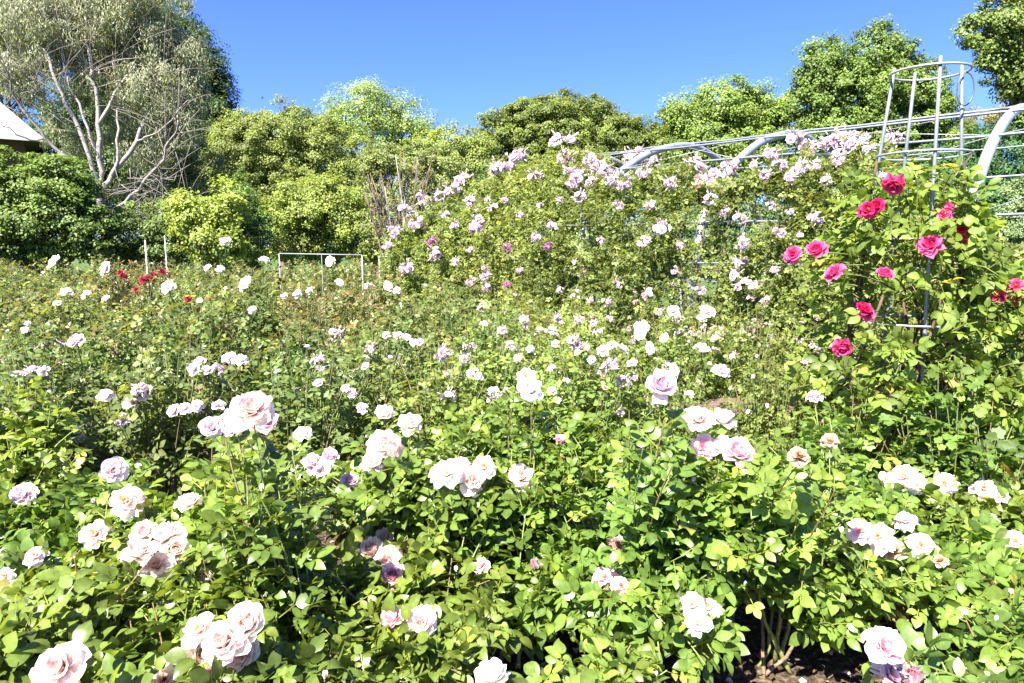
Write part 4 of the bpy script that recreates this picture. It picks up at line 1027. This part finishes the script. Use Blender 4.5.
for pts, r0, r1, dy in LIMB:
    Pp = np.array([P(x, y, dy*(i/(len(pts)-1))) for i, (x, y) in enumerate(pts)])
    # densify with slight waviness
    out = []
    for i in range(len(Pp)-1):
        for k in range(3): out.append(Pp[i]+(Pp[i+1]-Pp[i])*k/3+rng.normal(0, .04, 3)*(k > 0))
    out.append(Pp[-1]); out = np.array(out)
    tm.tube(out, np.linspace(r0, r1, len(out))*.55, 8, np.array([.29, .26, .23])*rng.uniform(.85, 1.1))
    if r0 < .2:
        for k in range(len(out)//2, len(out)):
            ends.append(out[k])
            for q in range(3 if dy > -3 else 1):
                e = out[k]+rng.normal(0, 1, 3)*np.array([.9, .8, .5])+np.array([0, 0, .8]); tm.tube(bez(out[k], (out[k]+e)/2+[0, 0, .25], e, 5), np.linspace(r1*.32, .007, 5), 4, (.22, .19, .16)); ends.append(e)
for q in range(70):      # dead grey twigs low in the tree
    s = P(rng.uniform(110, 175), rng.uniform(165, 225), rng.normal(-.5, .8)); e = s+rng.normal(0, .8, 3); tm.tube(bez(s, (s+e)/2+rng.normal(0, .2, 3), e, 5), np.linspace(.012, .004, 5), 4, (.24, .21, .19))
mb = MB()
for (cx, cy, rx, ry, dn, dy) in [(30,25,45,30,.8,-.5),(95,18,50,26,.85,0),(70,45,40,26,.6,0),(140,35,34,26,.8,.4),(165,62,30,26,.9,.6),(185,90,20,34,1.0,.6),(150,90,28,26,.7,0),(172,125,22,26,.8,.2),(125,70,26,24,.55,.8),(95,85,22,20,.35,0),(15,70,20,14,.7,-1.2),(28,90,16,12,.5,-1.2),(45,60,18,16,.35,-.8),(130,125,24,22,.5,1.0),(150,155,26,16,.35,.4),(105,60,30,20,.45,1.2),(60,10,60,20,.6,.8),(120,-5,60,25,.6,0),(190,60,14,20,.6,.5),(78,150,14,16,.35,1.2),(60,135,16,14,.3,.8),(110,140,14,14,.3,1.0)]:
    c_, r = px_blob(cx, cy, rx, ry, Y, dy+.8)
    crown_into(mb, rng, c_-base, r, (.185, .205, .125), .21, .36, 46, dn*1.65, .26, tpl=TW, squash=1.25, upw=.15, droop=.85, yel=(.15, .1, 0))
tm.build('trunk', M_PALE, root); mb.build('crown', M_EUC, root)
tag(root, 'tall gum tree with many pale branches and hanging grey green leaves', 'tree')

# a bird far off
mb = MB(); p = at(262, 98, 60)
mb.tube(np.array([[-.16, 0, 0], [-.06, 0, .01], [.08, 0, .02], [.18, 0, .01]]), [.01, .05, .04, .008], 6, (.10, .09, .08))
mb.add([(-.05, 0, .02), (.06, 0, .02), (.03, -.22, .10), (-.04, -.22, .09), (-.06, -.42, .03)], [(0, 1, 2, 3)], [(3, 2, 4)], (.12, .11, .10))
mb.add([(-.05, 0, .02), (.06, 0, .02), (.03, .22, .10), (-.04, .22, .09), (-.06, .42, .03)], [(1, 0, 3, 2)], [(2, 3, 4)], (.12, .11, .10))
o = mb.build('bird', M_CANE); o.location = p; o.rotation_euler = (0, 0, .6); tag(o, 'tiny dark bird flying in the clear sky right of the gum tree', 'bird')

# ================================================================== LIGHT, SKY, CAMERA
SUN_EL, SUN_AZ = 50.0, -148.0      # azimuth measured clockwise from +Y: behind the camera, to the left
w = bpy.data.worlds.new('World'); SC.world = w; w.use_nodes = True
nt = w.node_tree; nt.nodes.clear()
sky = nt.nodes.new('ShaderNodeTexSky'); sky.sky_type = 'NISHITA'; sky.sun_disc = False
sky.sun_elevation = D2R(SUN_EL); sky.sun_rotation = D2R(SUN_AZ); sky.altitude = 100; sky.air_density = 1.0; sky.dust_density = .35; sky.ozone_density = 2.2
bg = nt.nodes.new('ShaderNodeBackground'); bg.inputs['Strength'].default_value = .052
wo = nt.nodes.new('ShaderNodeOutputWorld')
tn = nt.nodes.new('ShaderNodeMix'); tn.data_type = 'RGBA'; tn.blend_type = 'MULTIPLY'; tn.inputs[0].default_value = 1; tn.inputs[7].default_value = (.39, .535, 1.10, 1)
nt.links.new(sky.outputs[0], tn.inputs[6]); nt.links.new(tn.outputs[2], bg.inputs[0]); nt.links.new(bg.outputs[0], wo.inputs[0])
ld = bpy.data.lights.new('sun', 'SUN'); ld.energy = 4.4; ld.angle = D2R(.5); ld.color = (1, .955, .88)
lo = bpy.data.objects.new('sun', ld); COL.objects.link(lo)
sd = Vector((math.sin(D2R(SUN_AZ))*math.cos(D2R(SUN_EL)), math.cos(D2R(SUN_AZ))*math.cos(D2R(SUN_EL)), math.sin(D2R(SUN_EL))))
lo.rotation_euler = sd.to_track_quat('Z', 'Y').to_euler()
cd = bpy.data.cameras.new('camera'); cd.sensor_width = 36; cd.lens = 36*F/1024; cd.clip_end = 1500; cd.clip_start = .05
co = bpy.data.objects.new('camera', cd); COL.objects.link(co); co.location = (0, 0, CAMH); co.rotation_euler = (math.pi/2-PITCH, 0, 0)
SC.camera = co
SC.view_settings.view_transform = 'Standard'; SC.view_settings.look = 'None'; SC.view_settings.gamma = 1; SC.view_settings.exposure = 2.4
SC.view_settings.use_curve_mapping = False
SC.render.engine = 'CYCLES'
cy = SC.cycles; cy.max_bounces = 8; cy.diffuse_bounces = 5; cy.glossy_bounces = 2; cy.transmission_bounces = 3; cy.transparent_max_bounces = 4
cy.use_denoising = True; cy.denoiser = 'OPENIMAGEDENOISE'; cy.caustics_reflective = False; cy.caustics_refractive = False
